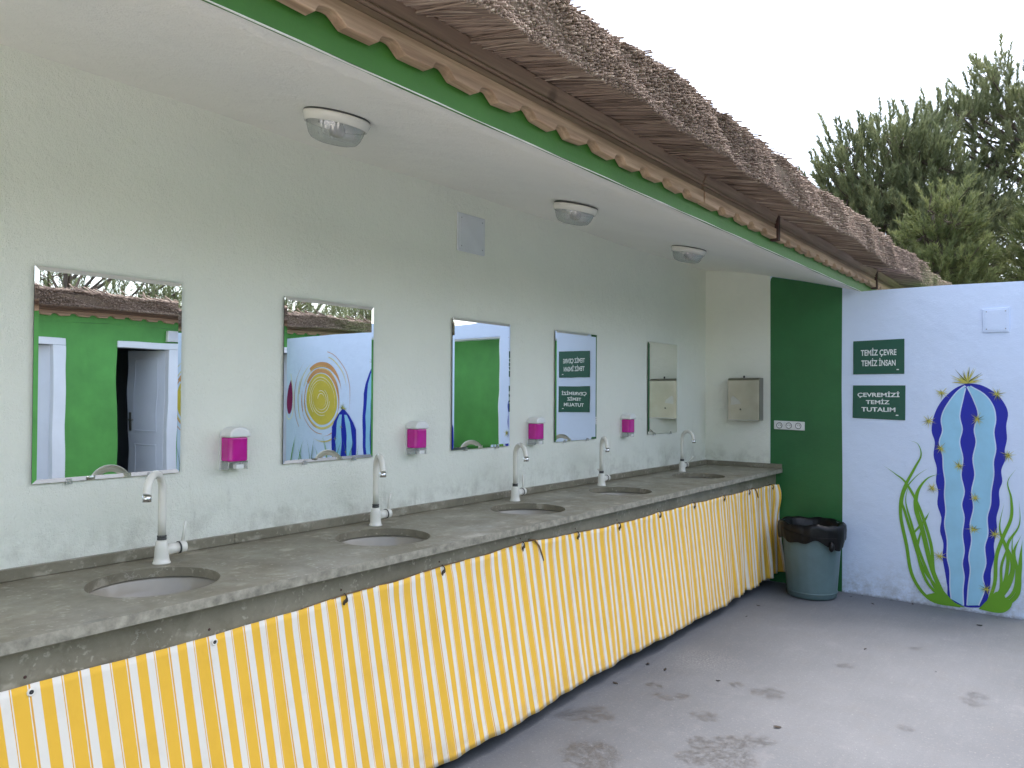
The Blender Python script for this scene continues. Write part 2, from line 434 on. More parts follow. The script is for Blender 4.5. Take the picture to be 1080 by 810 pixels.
def catmull(pts, k=6):
    pts = [np.array(p, float) for p in pts]; P4 = [2 * pts[0] - pts[1]] + pts + [2 * pts[-1] - pts[-2]]; out = []
    for i in range(1, len(P4) - 2):
        a, b, c, d = P4[i - 1:i + 3]
        for j in range(k):
            t = j / k
            out.append(.5 * ((2 * b) + (c - a) * t + (2 * a - 5 * b + 4 * c - d) * t * t + (3 * b - a - 3 * c + d) * t ** 3))
    out.append(pts[-1]); return out
YE = 5.966
def soffit(x): return 2.498 - .16 * x - .058 * x * x

# ------------------------------------------------------------------ setting: ground and floor
g = MB(); g.add([(-300, -300, -.004), (300, -300, -.004), (300, 300, -.004), (-300, 300, -.004)], [(0, 1, 2, 3)])
struct(g.build('ground', M['soil']))
g = MB(); g.add([(-.3, -.8, 0), (7.6, -.8, 0), (7.6, 10, 0), (-.3, 10, 0)], [(0, 1, 2, 3)])
struct(g.build('courtyard_floor', M['concrete']))
g = MB(); g.add([(-.3, -14, 0), (12, -14, 0), (12, -.81, 0), (-.3, -.81, 0)], [(0, 1, 2, 3)])
struct(g.build('bounce_floor', M['pale_bounce']))  # unseen floor behind the camera, added to bounce light onto walls and soffit

# ------------------------------------------------------------------ wash building (long wall, soffit, eave) and its thatch
bld = thing('wash_building', 'open fronted wash building with white plaster wall, green fascia and thatched eave', 'building', (-.1, 2, 0))
MB().box((-.22, -4, 0), (0, 9.3, 2.52)).build('wall', M['plaster'], bld)
MB().box((.0006, -4, .004), (.004, YE - .001, .845)).build('under_counter_shade', M['shade_sheet'], bld)  # dark sheet added to deepen the shade behind the curtain
# hand-plastered soffit, subdivided and slightly uneven
sf = MB(); ny, nx = 90, 8; vs = []
for j in range(ny + 1):
    for i in range(nx + 1):
        x = 1.2046 * i / nx; y = -4 + (YE + 3.3 + 4) * j / ny
        vs.append((x, y, soffit(x) + (.004 * math.sin(y * 2.3 + x * 3) + .003 * math.sin(y * 5.1 - x * 2)) * (1.2046 - x) - (.012 * math.exp(-(x / .05) ** 2))))
for j in range(ny + 1):                       # small plaster lip that closes the edge against the green band
    x, y, z = vs[j * (nx + 1) + nx]; vs[j * (nx + 1) + nx] = (1.2058, y, z - .0006); 
lip0 = len(vs); vs += [(1.2058, vs[j * (nx + 1) + nx][1], vs[j * (nx + 1) + nx][2] + .0022 + .0012 * math.sin(j * 2.1)) for j in range(ny + 1)]
sf.add(vs, [(j * (nx + 1) + nx, lip0 + j, lip0 + j + 1, (j + 1) * (nx + 1) + nx) for j in range(ny)]); 
sf.add(vs, [(j * (nx + 1) + i, j * (nx + 1) + i + 1, (j + 1) * (nx + 1) + i + 1, (j + 1) * (nx + 1) + i) for j in range(ny) for i in range(nx)], 0, True)
sf.prism([(0, 2.53), (1.192, 2.265), (1.192, 2.40), (0, 2.65)], 1, -4, 9.3)
sf.build('soffit', M['ceiling'], bld)

def fascia(fx, y0, y1, parent, matname, zo=0.):
    m = MB()
    a, b = fx(1.193), fx(1.205); lo, hi = min(a, b), max(a, b)
    n = 120; vs = []
    for j in range(n + 1):
        y = y0 + (y1 - y0) * j / n; dz = .001 * math.sin(y * 7.3) + .0006 * math.sin(y * 37.1)
        vs += [(fx(1.205), y, zo + 2.2228 + dz), (fx(1.205), y, zo + 2.43), (fx(1.193), y, zo + 2.43), (fx(1.193), y, zo + 2.2228 + dz)]
    m.add(vs, [(j * 4 + k, j * 4 + (k + 1) % 4, (j + 1) * 4 + (k + 1) % 4, (j + 1) * 4 + k) for j in range(n) for k in range(4)])
    m.add(vs[:4], [(0, 1, 2, 3)]); m.add(vs[-4:], [(3, 2, 1, 0)])
    return m.build('fascia', M[matname], parent)

def eave(fx, segs, parent, zo=0.):
    pitch = .184
    for y0, y1 in segs:
        # scalloped lower board: flat teeth with a rounded notch between
        k0 = math.floor((y0 - 1.215) / pitch)
        low = [(y0, 2.282)]
        k = k0
        while True:
            c = 1.215 + k * pitch                       # start of the notch
            wd = .088
            if c > y1: break
            if c > y0 + .005 and c + wd < y1 - .005:
                wob = .003 * math.sin(k * 2.7)
                low.append((c, 2.282 + wob)); low.append((c + .003, 2.291 + wob))
                for q in range(1, 12):
                    t = q / 12; low.append((c + .003 + t * (wd - .003), 2.282 + wob + (.009 + .015 * math.sin(math.pi * min(1, t * .8 + .12))) * (1 - max(0, (t - .55) / .45) ** 1.6)))
                low.append((c + wd, 2.282 + wob))
            k += 1
        low.append((y1, 2.282))
        low = [(a_, b_ + zo) for a_, b_ in low]
        poly = low + [(y1, zo + 2.333), (y0, zo + 2.333)]
        a, b = sorted((fx(1.2075), fx(1.244)))
        MB().prism(poly, 0, a, b).build('scalloped_board', M['wood_light'], parent, .002, 1)
        m = MB(); a, b = sorted((fx(1.2075), fx(1.236))); m.box((a, y0 + .002, zo + 2.335), (b, y1 - .002, zo + 2.357))
        a, b = sorted((fx(1.2075), fx(1.243))); m.box((a, y0 + .002, zo + 2.3585), (b, y1 - .002, zo + 2.368))
        m.build('batten', M['wood_brown'], parent, .003, 1)
        q = [(fx(1.2075), zo + 2.37), (fx(1.240), zo + 2.37), (fx(1.256), zo + 2.409), (fx(1.2075), zo + 2.413)]
        MB().prism(q, 1, y0, y1).build('fascia_plank', M['wood_brown'], parent, .002, 1)

def thatch(fx, y0, y1, sp, rad, seed, parent, core, zo=0.):
    r = np.random.default_rng(seed)
    MB().prism([(fx(u), zo + z) for u, z in core], 1, y0, y1).build('thatch_core', M['thatch_core'], parent)
    lo, hi = np.array([1.452, 2.366 + zo]), np.array([1.480, 2.506 + zo])
    tipu, tipz, ty, ln, rr = [], [], [], [], []
    ny = int((y1 - y0) / sp); nt = int(.162 / sp)
    Y, T = np.meshgrid(np.arange(ny) * sp + y0, (np.arange(nt) + .5) / nt); Y = Y.ravel(); T = T.ravel()
    Y = Y + r.uniform(-.6, .6, Y.size) * sp; T = T + r.uniform(-.6, .6, T.size) / nt
    Lx = np.where(T < .14, .30, .13)
    # extra rows of long reeds under the eave, and loose ones on top
    n2 = int((y1 - y0) / sp * 7); Y2 = r.uniform(y0, y1, n2); T2 = r.uniform(-.03, .12, n2)
    n3 = int((y1 - y0) * 150); Y3 = r.uniform(y0, y1, n3); T3 = r.uniform(.9, 1.03, n3)
    Y = np.concatenate([Y, Y2, Y3]); T = np.concatenate([T, T2, T3]); Lx = np.concatenate([Lx, np.full(n2, .33), np.full(n3, .22)])
    N = Y.size
    wav = .012 * np.sin(Y * 3.1) + .008 * np.sin(Y * 9.7 + T * 5) + .006 * np.sin(Y * 23 + 8 * T) * np.sin(Y * 5.3)
    thick = .98 + .035 * np.sin(Y * 2.2 + 1) + .035 * np.sin(Y * 6.1)
    u = lo[0] + (hi[0] - lo[0]) * T + wav + r.normal(0, .0042, N) + np.where(r.random(N) < .03, r.uniform(0, .03, N), 0)
    z = lo[1] + (hi[1] - lo[1]) * T * thick + .006 * np.sin(Y * 4.1) + r.normal(0, .002, N)
    # small bundles share a direction
    b = np.floor(Y / .07).astype(int); br = np.random.default_rng(seed + 1); tabA = br.normal(0, .075, 4000); tabB = br.normal(0, .014, 4000)
    bi = (b * 7 + np.floor(T * 4).astype(int) * 131) % 4000
    yaw = tabA[bi] + r.normal(0, .07, N); pit = -.245 + tabB[bi] + r.normal(0, .018, N)
    top = np.arange(N) >= N - n3
    pit = np.where(top, pit + r.normal(.08, .12, N), pit); u = np.where(top, u + r.uniform(-.06, .018, N), u)
    D = np.stack([np.cos(pit) * np.cos(yaw), np.cos(pit) * np.sin(yaw), np.sin(pit)], 1)
    tip = np.stack([u, Y, z], 1); tail = tip - D * Lx[:, None]
    rad_ = rad * r.uniform(.6, 1.25, N)
    s1 = np.cross(D, [0, 0, 1.]); s1 /= np.linalg.norm(s1, axis=1)[:, None]; s2 = np.cross(D, s1)
    ang = r.uniform(0, np.pi / 2, N)
    ca, sa = np.cos(ang)[:, None], np.sin(ang)[:, None]
    e1 = s1 * ca + s2 * sa; e2 = -s1 * sa + s2 * ca
    R1 = rad_[:, None]
    V = np.stack([tip + e1 * R1, tip + e2 * R1, tip - e1 * R1, tip - e2 * R1, tail + e1 * R1, tail + e2 * R1, tail - e1 * R1, tail - e2 * R1], 1)
    V[:, :, 0] = fx(V[:, :, 0])
    base = np.array([[0, 1, 2, 3], [0, 4, 5, 1], [1, 5, 6, 2], [2, 6, 7, 3], [3, 7, 4, 0]])
    Fc = (base[None] + (np.arange(N) * 8)[:, None, None]).reshape(-1, 4)
    sh = np.clip(r.normal(.42, .17, N) + np.where(r.random(N) < .06, .35, 0) + .12 * np.sin(Y * 1.7), 0, 1)
    p = world_loc(parent)
    np_mesh('thatch', V.reshape(-1, 3), Fc, M['reed'], parent, np.repeat(sh, 8), tuple(p))

near = lambda u: u
far = lambda u: 5.95 - (u - 1.205)
fascia(near, -4, 9.3, bld, 'green_fascia')
eave(near, [(-4, -.02), (-.01, 3.075), (3.09, 4.005), (4.045, 6.25), (6.295, 9.3)], bld)
for y in (4.025, 6.272):
    MB().box((1.2075, y - .017, 2.272), (1.252, y + .017, 2.41)).build('eave_bracket', M['rust'], bld, .003, 1)
thatch(near, -1.0, 9.3, .0066, .0030, 3, bld, [(1.21, 2.4305), (1.435, 2.388), (1.462, 2.478), (-2.2, 3.2), (-2.2, 2.9)])

# ------------------------------------------------------------------ green toilet block across the yard (seen in the mirrors)
blk = thing('toilet_block', 'bright green toilet block with white framed doors and thatched eave, seen in the nearest mirror', 'building', (6.02, 4, 0))
X0, X1 = 5.95, 6.11
doors = [(.75, 1.37), (2.68, 3.28), (3.92, 4.50)]
poly = [(-4, 0)]
for a, b in doors: poly += [(a, 0), (a, 1.95), (b, 1.95), (b, 0)]
poly += [(10.5, 0), (10.5, 2.1865), (-4, 2.1865)]
MB().prism(poly, 0, X0, X1).build('wall', M['green_wall'], blk)
m = MB(); m.box((7.5, -4, 0), (7.6, 10.5, 2.5)); m.box((X1 + .002, -4, 2.44), (7.6, 10.5, 2.5))
for y in (-.1, 1.95, 3.55, 5.2): m.box((X1 + .002, y, 0), (7.498, y + .1, 2.438))
m.build('inner_walls', M['room'], blk)
for n, (a, b) in enumerate(doors):
    m = MB(); fw = .11
    # frame: two jambs and a head, standing a little proud of the wall
    m.box((X0 - .022, b - .012, 0), (X0 + .10, b + fw, 1.938)); m.box((X0 + .03, a - .01, 0), (X0 + .10, a + .010, 1.938)); m.box((X0 - .0225, a - .005, 1.94), (X0 + .10, b + fw, 2.012))
    m.build('door_frame', M['door_frame'], blk, .006, 2)
    w = b - a - .03
    d = bpy.data.objects.new('door', None); COL.objects.link(d); d.parent = blk
    d.location = Vector((X0 + .06, b - .014, 0)) - world_loc(blk); d.rotation_euler[2] = math.radians((38, 35, 72)[n])
    m = MB(); m.box((0, -w, .01), (.038, 0, 1.935))
    for z0, z1 in ((.18, .85), (1.0, 1.85)):
        m.box((-.006, -w + .10, z0), (-.0005, -w + .115, z1)); m.box((-.006, -.115, z0), (-.0005, -.10, z1)); m.box((-.006, -w + .115, z0), (-.0005, -.115, z0 + .015)); m.box((-.006, -w + .115, z1 - .015), (-.0005, -.115, z1))
    m.build('door_leaf', M['door'], d, .004, 1, local=True)
    m = MB(); m.box((-.012, -w + .035, 1.0), (-.0005, -w + .065, 1.22)); m.tube([(-.012, -w + .05, 1.13), (-.05, -w + .05, 1.13), (-.05, -w + .14, 1.13)], .009, 8)
    m.build('handle', M['steel'], d, local=True)
fascia(far, -4, 10.5, blk, 'green_wall', -.035)
eave(far, [(-4, 2.5), (2.51, 5.0), (5.012, 10.5)], blk, -.035)
thatch(far, .5, 10.4, .0125, .0058, 11, blk, [(1.21, 2.4305), (1.435, 2.388), (1.462, 2.478), (.9, 2.52), (-1.2, 2.62), (-1.2, 2.5)], -.035)
lp = thing('wall_box', 'small white square box high on the green wall beside the open door', 'box', (5.95, 4.525, 2.03))
MB().box((5.90, 4.45, 2.03), (5.9495, 4.60, 2.16)).build('box_body', M['white_plastic'], lp, .006)
MB().box((5.896, 4.465, 2.045), (5.8995, 4.585, 2.145)).build('box_lid', M['cover'], lp, .001)

# ------------------------------------------------------------------ end wall with its doorway, painted panel and murals
ew = thing('courtyard_wall', 'white end wall with dark green painted strip, cactus mural and doorway', 'wall', (3, YE + .08, 0))
poly = [(-.2, 0), (2.215, 0), (2.215, 2.035), (3.05, 2.035), (3.05, 0), (5.948, 0), (5.948, 2.165), (4, 2.165), (2.6, 2.178), (2.2, 2.212), (1.75, 2.222), (1.3, 2.223), (1.206, 2.221), (1.19, 2.26), (.0, 2.53), (-.2, 2.55)]
MB().prism(poly, 1, YE, YE + .15).build('wall', M['outer'], ew)
gp = [(.538, .002), (1.072, .002), (1.076, .8), (1.070, 1.5), (1.074, soffit(1.074) - .002), (.8, soffit(.8) - .003), (.555, soffit(.555) - .004), (.543, 2.374), (.538, 2.35), (.541, 1.4)]
MB().prism(gp, 1, YE - .003, YE - .0003).build('painted_panel', M['green_panel'], ew)['label'] = 'dark green painted strip reaching from floor to soffit'
# the part of the wall under the roof keeps the plaster colour, without the skylight blue
MB().prism([(0, .92), (.5375, .92), (.5375, soffit(.5375) + .008), (0, soffit(0) + .008)], 1, YE - .0016, YE - .0004).build('plaster_panel', M['plaster'], ew)
jb = MB(); jb.box((2.2155, YE + .01, 0), (2.235, YE + .14, 2.018)); jb.box((3.03, YE + .01, 0), (3.0495, YE + .14, 2.018)); jb.box((2.2155, YE + .011, 2.02), (3.0495, YE + .14, 2.0345))
jb.build('doorway_lining', M['door_frame'], ew, .004)

def flat(poly, off): return MB().prism([tuple(p) for p in poly], 1, YE - off, YE - off + .0012)
def add_ribbon(m, pts, w0, w1, off, mi=0, k=6, peak=None):
    q = catmull(pts, k); n = len(q); L, Rr = [], []
    for i, p in enumerate(q):
        d = q[min(i + 1, n - 1)] - q[max(i - 1, 0)]; d = d / (np.linalg.norm(d) + 1e-9); nn = np.array([-d[1], d[0]])
        t = i / (n - 1); w = w0 + (w1 - w0) * t
        if peak: w = peak * (1 - abs(2 * min(t * 1.0, 1) - .6) ** 2 / 2.2) * (1 if t < .6 else max(0.04, 1 - ((t - .6) / .4) ** 1.4))
        L.append(p + nn * w / 2); Rr.append(p - nn * w / 2)
    y = YE - off
    vs = [(a[0], y, a[1]) for a in L] + [(a[0], y, a[1]) for a in Rr]
    m.add(vs, [(i, i + 1, n + i + 1, n + i) for i in range(n - 1)], mi)
def burst(m, c, r, n, off, seed, mi=0, half=False):
    rr = random.Random(seed); y = YE - off
    for i in range(n):
        a = (math.pi * (i + .5) / n if half else 2 * math.pi * i / n) + rr.uniform(-.25, .25); l = r * rr.uniform(.55, 1.15); w = r * .055
        d = (math.cos(a), math.sin(a)); nn = (-d[1], d[0])
        m.add([(c[0] + nn[0] * w, y - .0003 * i / n, c[1] + nn[1] * w), (c[0] - nn[0] * w, y - .0003 * i / n, c[1] - nn[1] * w), (c[0] + d[0] * l, y - .0003 * i / n, c[1] + d[1] * l)], [(0, 1, 2)], mi if rr.random() < .72 else mi + 1)
OUT= [(1.872, 1.544), (1.952, 1.533), (2.026, 1.489), (2.081, 1.424), (2.109, 1.348), (2.099, 1.261), (2.103, 1.175), (2.09, 1.099), (2.095, 1.045), (2.071, 0.968), (2.076, 0.892), (2.058, 0.826), (2.061, 0.739), (2.043, 0.651), (2.046, 0.564), (2.028, 0.475), (2.031, 0.389), (2.012, 0.299), (2.008, 0.212), (1.995, 0.122), (1.982, 0.055), (1.863, 0.029), (1.766, 0.073), (1.756, 0.15), (1.74, 0.259), (1.727, 0.347), (1.733, 0.438), (1.713, 0.526), (1.721, 0.617), (1.697, 0.705), (1.702, 0.796), (1.688, 0.863), (1.694, 0.954), (1.674, 1.044), (1.682, 1.135), (1.662, 1.214), (1.674, 1.306), (1.703, 1.386), (1.748, 1.454), (1.808, 1.511)]
SL= [(1.856, 1.526), (1.802, 1.477), (1.738, 1.375), (1.714, 1.295), (1.722, 1.216), (1.702, 1.136), (1.722, 1.047), (1.726, 0.956), (1.737, 0.867), (1.733, 0.776), (1.741, 0.664), (1.733, 0.573), (1.749, 0.463), (1.748, 0.35), (1.764, 0.263), (1.764, 0.151), (1.772, 0.067)] , [(1.849, 0.036), (1.846, 0.142), (1.853, 0.232), (1.842, 0.319), (1.854, 0.409), (1.843, 0.519), (1.854, 0.631), (1.839, 0.719), (1.855, 0.809), (1.836, 0.919), (1.847, 1.031), (1.828, 1.142), (1.844, 1.231), (1.829, 1.32), (1.848, 1.432), (1.864, 1.511)]
SR= [(1.879, 1.522), (1.917, 1.433), (1.944, 1.334), (1.921, 1.234), (1.932, 1.146), (1.913, 1.035), (1.924, 0.925), (1.905, 0.813), (1.916, 0.704), (1.896, 0.591), (1.904, 0.482), (1.888, 0.369), (1.896, 0.282), (1.884, 0.17), (1.876, 0.041)] , [(1.948, 0.053), (1.982, 0.164), (1.971, 0.249), (1.99, 0.34), (1.983, 0.448), (2.002, 0.537), (1.998, 0.646), (2.017, 0.735), (2.021, 0.823), (2.036, 0.933), (2.034, 1.02), (2.048, 1.108), (2.037, 1.216), (2.048, 1.303), (2.034, 1.39), (1.985, 1.467), (1.904, 1.522)]
GR= [[(1.834, 0.029), (1.656, 0.043), (1.544, 0.185), (1.503, 0.41), (1.467, 0.614), (1.482, 0.778), (1.555, 0.945), (1.597, 1.04), (1.576, 1.119), (1.514, 1.144)], [(1.785, 0.031), (1.616, 0.241), (1.544, 0.461), (1.493, 0.64), (1.476, 0.708), (1.503, 0.803), (1.576, 0.901), (1.658, 0.963)], [(1.756, 0.038), (1.667, 0.249), (1.606, 0.514), (1.565, 0.67), (1.576, 0.786), (1.637, 0.882), (1.722, 0.922)], [(1.736, 0.034), (1.677, 0.228), (1.657, 0.429), (1.586, 0.672), (1.503, 0.838), (1.429, 0.902), (1.354, 0.956)], [(1.544, 0.484), (1.616, 0.584), (1.651, 0.656)], [(1.986, 0.055), (2.032, 0.215), (2.042, 0.39), (2.079, 0.525), (2.125, 0.659), (2.125, 0.788), (2.107, 0.895), (2.162, 0.995)], [(1.986, 0.044), (2.078, 0.201), (2.106, 0.356), (2.106, 0.485), (2.17, 0.621), (2.167, 0.792)], [(2.004, 0.037), (2.106, 0.205), (2.133, 0.36), (2.097, 0.462), (2.061, 0.588), (2.089, 0.763)], [(2.023, 0.029), (2.15, 0.148), (2.169, 0.301), (2.178, 0.43), (2.187, 0.527)], [(2.014, 0.049), (2.133, 0.317), (2.142, 0.447), (2.184, 0.559)]]
SP= [(1.876, 1.577), (1.725, 1.477), (2.049, 1.471), (1.644, 1.282), (1.718, 1.096), (1.936, 1.301), (2.108, 1.067), (1.826, 0.981), (1.667, 0.816), (1.922, 0.77), (1.912, 0.56), (2.033, 0.541), (1.713, 0.35), (1.986, 0.171)]

mur = bpy.data.objects.new('cactus_mural', None); COL.objects.link(mur); mur.parent = ew; mur.location = Vector((1.88, YE, 0)) - world_loc(ew)
mur['label'] = 'tall blue striped cactus with green grass painted on the white wall'
sm = lambda P_, k=4: [tuple(p) for p in catmull(P_, k)]
flat(sm(OUT + OUT[:1])[:-1], .0020).build('cactus_body', P['blue'], mur)
m = MB(); m2 = MB()
SL = ([(x + .011, z) for x, z in SL[0]], SL[1]); SR = (SR[0], [(x - .011, z) for x, z in SR[1]])
for A, B in (SL, SR):
    poly = sm(A) + sm(B)
    cx = sum(p[0] for p in poly) / len(poly)
    add_ribbon(m, A, .014, .014, .0030, k=4); add_ribbon(m, B, .014, .014, .0030, k=4)
    m2.prism(poly, 1, YE - .0042, YE - .0034)
m.build('stripe_outline', P['halo'], mur); m2.build('pale_stripe', P['sky'], mur)
GR = GR + [[(1.80, .035), (1.70, .10), (1.60, .33), (1.535, .56), (1.50, .72), (1.53, .86)], [(1.78, .035), (1.64, .15), (1.575, .36), (1.60, .52), (1.63, .60)], [(1.97, .04), (2.06, .16), (2.07, .33), (2.10, .45), (2.115, .56)], [(1.99, .035), (2.13, .16), (2.155, .33), (2.13, .45), (2.14, .60)]]
m = MB()
pk = [.022, .018, .030, .020, .014, .021, .020, .026, .026, .020, .018, .018, .016, .018]
for i, gpts in enumerate(GR): add_ribbon(m, gpts, .03, .004, 0.0050 + .00015 * i, k=7, peak=pk[i])
fan1 = [(1.62, .07), (1.68, .04), (1.76, .03), (1.86, .026), (1.80, .05), (1.75, .10), (1.72, .13), (1.69, .10)]
fan2 = [(1.94, .03), (2.02, .022), (2.08, .03), (2.12, .07), (2.13, .12), (2.10, .12), (2.08, .15), (2.04, .16), (2.0, .11)]
m.prism(sm(fan1 + fan1[:1])[:-1], 1, YE - .0072, YE - .0071); m.prism(sm(fan2 + fan2[:1])[:-1], 1, YE - .0072, YE - .0071)
m.build('painted_grass', P['grass'], mur)
m = MB()
for i, c in enumerate(SP): burst(m, (c[0], c[1] - (.03 if i == 0 else 0)), .105 if i == 0 else .050, 22 if i == 0 else 17, .0080, i, 0, i == 0)
m.build('painted_spines', [P['spine'], P['spine_d']], mur)

# the rest of the painted wall, out of frame to the right and seen in the mirrors
sun_m = bpy.data.objects.new('sun_mural', None); COL.objects.link(sun_m); sun_m.parent = ew; sun_m.location = Vector((4.6, YE, 0)) - world_loc(ew)
sun_m['label'] = 'yellow swirling sun and small blue cacti painted on the white wall, seen in the second mirror'
c0 = np.array((5.03, 1.38)); circ = lambda r, a0, a1, n=24, rz=1.08: [(c0[0] + r * math.cos(a0 + (a1 - a0) * i / n), c0[1] + rz * r * math.sin(a0 + (a1 - a0) * i / n)) for i in range(n + 1)]
MB().prism(circ(.30, 0, 2 * math.pi, 48)[:-1], 1, YE - .0032, YE - .002).build('sun_disc', P['sun'], sun_m)
m = MB(); rs = random.Random(4)
add_ribbon(m, circ(.335, .6, 3.9), .03, .05, .0030, 1, 2, .055); add_ribbon(m, circ(.34, 3.6, 6.9), .03, .03, .0031, 0, 2, .03)
add_ribbon(m, circ(.40, 1.0, 2.9), .03, .02, .0032, 1, 2, .06)
for i in range(16):
    a = rs.uniform(0, 6.28); add_ribbon(m, circ(rs.uniform(.33, .56), a, a + rs.uniform(.7, 2.0), 10), .01, .003, .0034 + .0002 * i, rs.choice((0, 0, 1, 2)), 2, rs.uniform(.008, .018))
for i in range(7): add_ribbon(m, circ(.06 + .033 * i, i * 1.1, i * 1.1 + 3.6, 16), .006, .003, .0042 + .0002 * i, 2, 2, .008)
m.build('sun_rays', [P['ray'], P['orange'], P['white']], sun_m)
def small_cactus(cx, base, top, hw, parent, off, stripes=3):
    L = []; Rr = []; n = 14
    for i in range(n + 1):
        t = i / n; w = hw * (.72 + .4 * math.sin(math.pi * min(t * 1.1, 1) * .6)) * (1 - max(0, (t - .72) / .28) ** 2.2) + .004 * math.sin(i * 2.4); z = base + (top - base) * t
        L.append((cx - w, z)); Rr.append((cx + w, z))
    flat(L + Rr[::-1], off).build('cactus_body', P['blue'], parent)
    m = MB()
    for sgn in (-1, 1):
        A = [(cx + sgn * .22 * (p[0] - cx) * (1 + .1 * math.sin(i * 2.0)), p[1]) for i, p in enumerate(Rr[:-1])]; B = [(cx + sgn * .66 * (p[0] - cx) * (1 + .06 * math.sin(i * 2.2)), p[1]) for i, p in enumerate(Rr[:-1])]
        m.prism(A + B[::-1], 1, YE - off - .0016, YE - off - .001)
    m.build('pale_stripe', P['sky'], parent)
    m = MB(); burst(m, (cx, top - .01), .09, 12, off + .003, 5, 0, True)
    for q in range(6): burst(m, (cx + rs.uniform(-.9, .9) * hw, base + (top - base) * (.15 + .13 * q)), .035, 9, off + .003, q + 20)
    m.build('painted_spines', [P['spine'], P['spine_d']], parent)
small_cactus(4.605, .12, 1.28, .21, sun_m, .0090)
small_cactus(4.08, .10, 1.81, .155, sun_m, .0090)
m = MB()
for i in range(34):
    x = rs.uniform(4.3, 5.85); b = rs.uniform(-.25, .25); h = rs.uniform(.35, .95)
    add_ribbon(m, [(x, .05), (x + b * .2, h * .45), (x + b * .6, h * .8), (x + b, h)], .014, .003, .0125 + .0002 * i, rs.choice((0, 1)), 5, rs.uniform(.008, .018))
m.build('painted_grass', [P['grass'], P['grass_d']], sun_m)
m = MB()
m.prism(sm([(5.66, 1.62), (5.72, 1.5), (5.74, 1.3), (5.70, 1.18), (5.64, 1.22), (5.62, 1.38), (5.64, 1.55)]), 1, YE - .004, YE - .003, 0)
add_ribbon(m, [(5.66, 1.7), (5.60, 1.4), (5.62, 1.15), (5.72, 1.12), (5.78, 1.3)], .02, .02, .0050, 1); m.build('pink_flower', [P['pink'], P['white']], sun_m)

# green passage wall behind the doorway
pw = thing('passage_wall', 'green painted wall behind the doorway, seen in the third mirror', 'wall', (3, 7.3, 0))
MB().box((1.5, 7.2, 0), (5.6, 7.35, 2.24)).build('wall', M['green_wall'], pw)
MB().box((1.5, 6.72, 2.15), (5.6, 7.199, 2.23)).build('shading_canopy', M['green_wall'], pw)  # overhang added to shade the upper part of this wall

# ------------------------------------------------------------------ wash counter
ctr = thing('wash_counter', 'long olive grey marble wash counter with five round sunken basins', 'counter', (.32, 3, 0))
SY = [1.15, 2.07, 3.03, 3.945, 5.045]; SX, SR_ = .345, .185
ZT, ZB, XF = .884, .855, .635
m = MB()
def rect(y0, y1):
    m.add([(.0005, y0, ZT), (XF, y0, ZT), (XF, y1, ZT), (.0005, y1, ZT)], [(0, 1, 2, 3)]); m.add([(.0005, y0, ZB), (XF, y0, ZB), (XF, y1, ZB), (.0005, y1, ZB)], [(3, 2, 1, 0)])
    m.add([(XF, y0, ZT), (XF, y1, ZT), (XF, y1, ZB), (XF, y0, ZB)], [(0, 1, 2, 3)], 1)
yy = -.9
for c in SY:
    h = .24; rect(yy, c - h); yy = c + h
    m.add([(XF, c - h, ZT), (XF, c + h, ZT), (XF, c + h, ZB), (XF, c - h, ZB)], [(0, 1, 2, 3)], 1)
    cor = [math.atan2(sy * h, ex - SX) % (2 * math.pi) for ex in (.0005, XF) for sy in (-1, 1)]
    an = sorted([2 * math.pi * i / 72 for i in range(72)] + cor); n = len(an); inn = []; out = []
    for a in an:
        ca, sa = math.cos(a), math.sin(a); t = 9
        if ca > 1e-9: t = min(t, (XF - SX) / ca)
        if ca < -1e-9: t = min(t, (.0005 - SX) / ca)
        if abs(sa) > 1e-9: t = min(t, h / abs(sa))
        inn.append((SX + SR_ * ca, c + SR_ * sa)); out.append((SX + t * ca, c + t * sa))
    for z, fl in ((ZT, False), (ZB, True)):
        m.add([(*p, z) for p in inn] + [(*p, z) for p in out], [((i, (i + 1) % n, n + (i + 1) % n, n + i) if fl else (n + i, n + (i + 1) % n, (i + 1) % n, i)) for i in range(n)])
    m.add([(*p, ZT) for p in inn] + [(*p, ZB) for p in inn], [(i, (i + 1) % n, n + (i + 1) % n, n + i) for i in range(n)])
rect(yy, YE - .001); m.add([(0.0005, YE - .001, ZB), (XF, YE - .001, ZB), (XF, YE - .001, ZT), (.0005, YE - .001, ZT)], [(0, 1, 2, 3)])
m.build('countertop', [M['marble'], M['marble_edge']], ctr)
for y0, y1 in ((-.9, 1.62), (1.6215, 3.0), (3.0015, 4.2), (4.2015, YE - .001)):
    MB().box((.0008, y0, ZT + .0008), (.021, y1, .92)).build('backsplash', M['marble'], ctr, .0015, 1)
MB().box((.0215, YE - .021, ZT + .0008), (.632, YE - .001, .92)).build('backsplash', M['marble'], ctr, .0015, 1)
MB().box((.562, -.9, .742), (.583, YE - .0015, ZB - .001)).build('apron', M['marble'], ctr, .001, 1)
for c in SY:
    b = bpy.data.objects.new('basin', None)
    prof = [(.202, ZB - .003), (.194, ZB - .003), (.191, ZB - .010), (.186, ZB - .04), (.165, ZB - .095), (.12, ZB - .135), (.06, ZB - .15), (.022, ZB - .153), (0.0005, ZB - .153)]
    mm = MB(); mm.lathe(prof, 48, (SX, c, 0)); mm.lathe([(.202, ZB - .003), (.200, ZB - .04), (.178, ZB - .10), (.13, ZB - .148), (.0005, ZB - .168)], 48, (SX, c, 0))
    bo = mm.build('basin', M['ceramic'], ctr)
    d = MB().lathe([(.0005, ZB - .149), (.02, ZB - .149), (.024, ZB - .152), (.024, ZB - .154)], 24, (SX, c, 0)).build('drain', M['chrome'], ctr)
    d.parent = bo
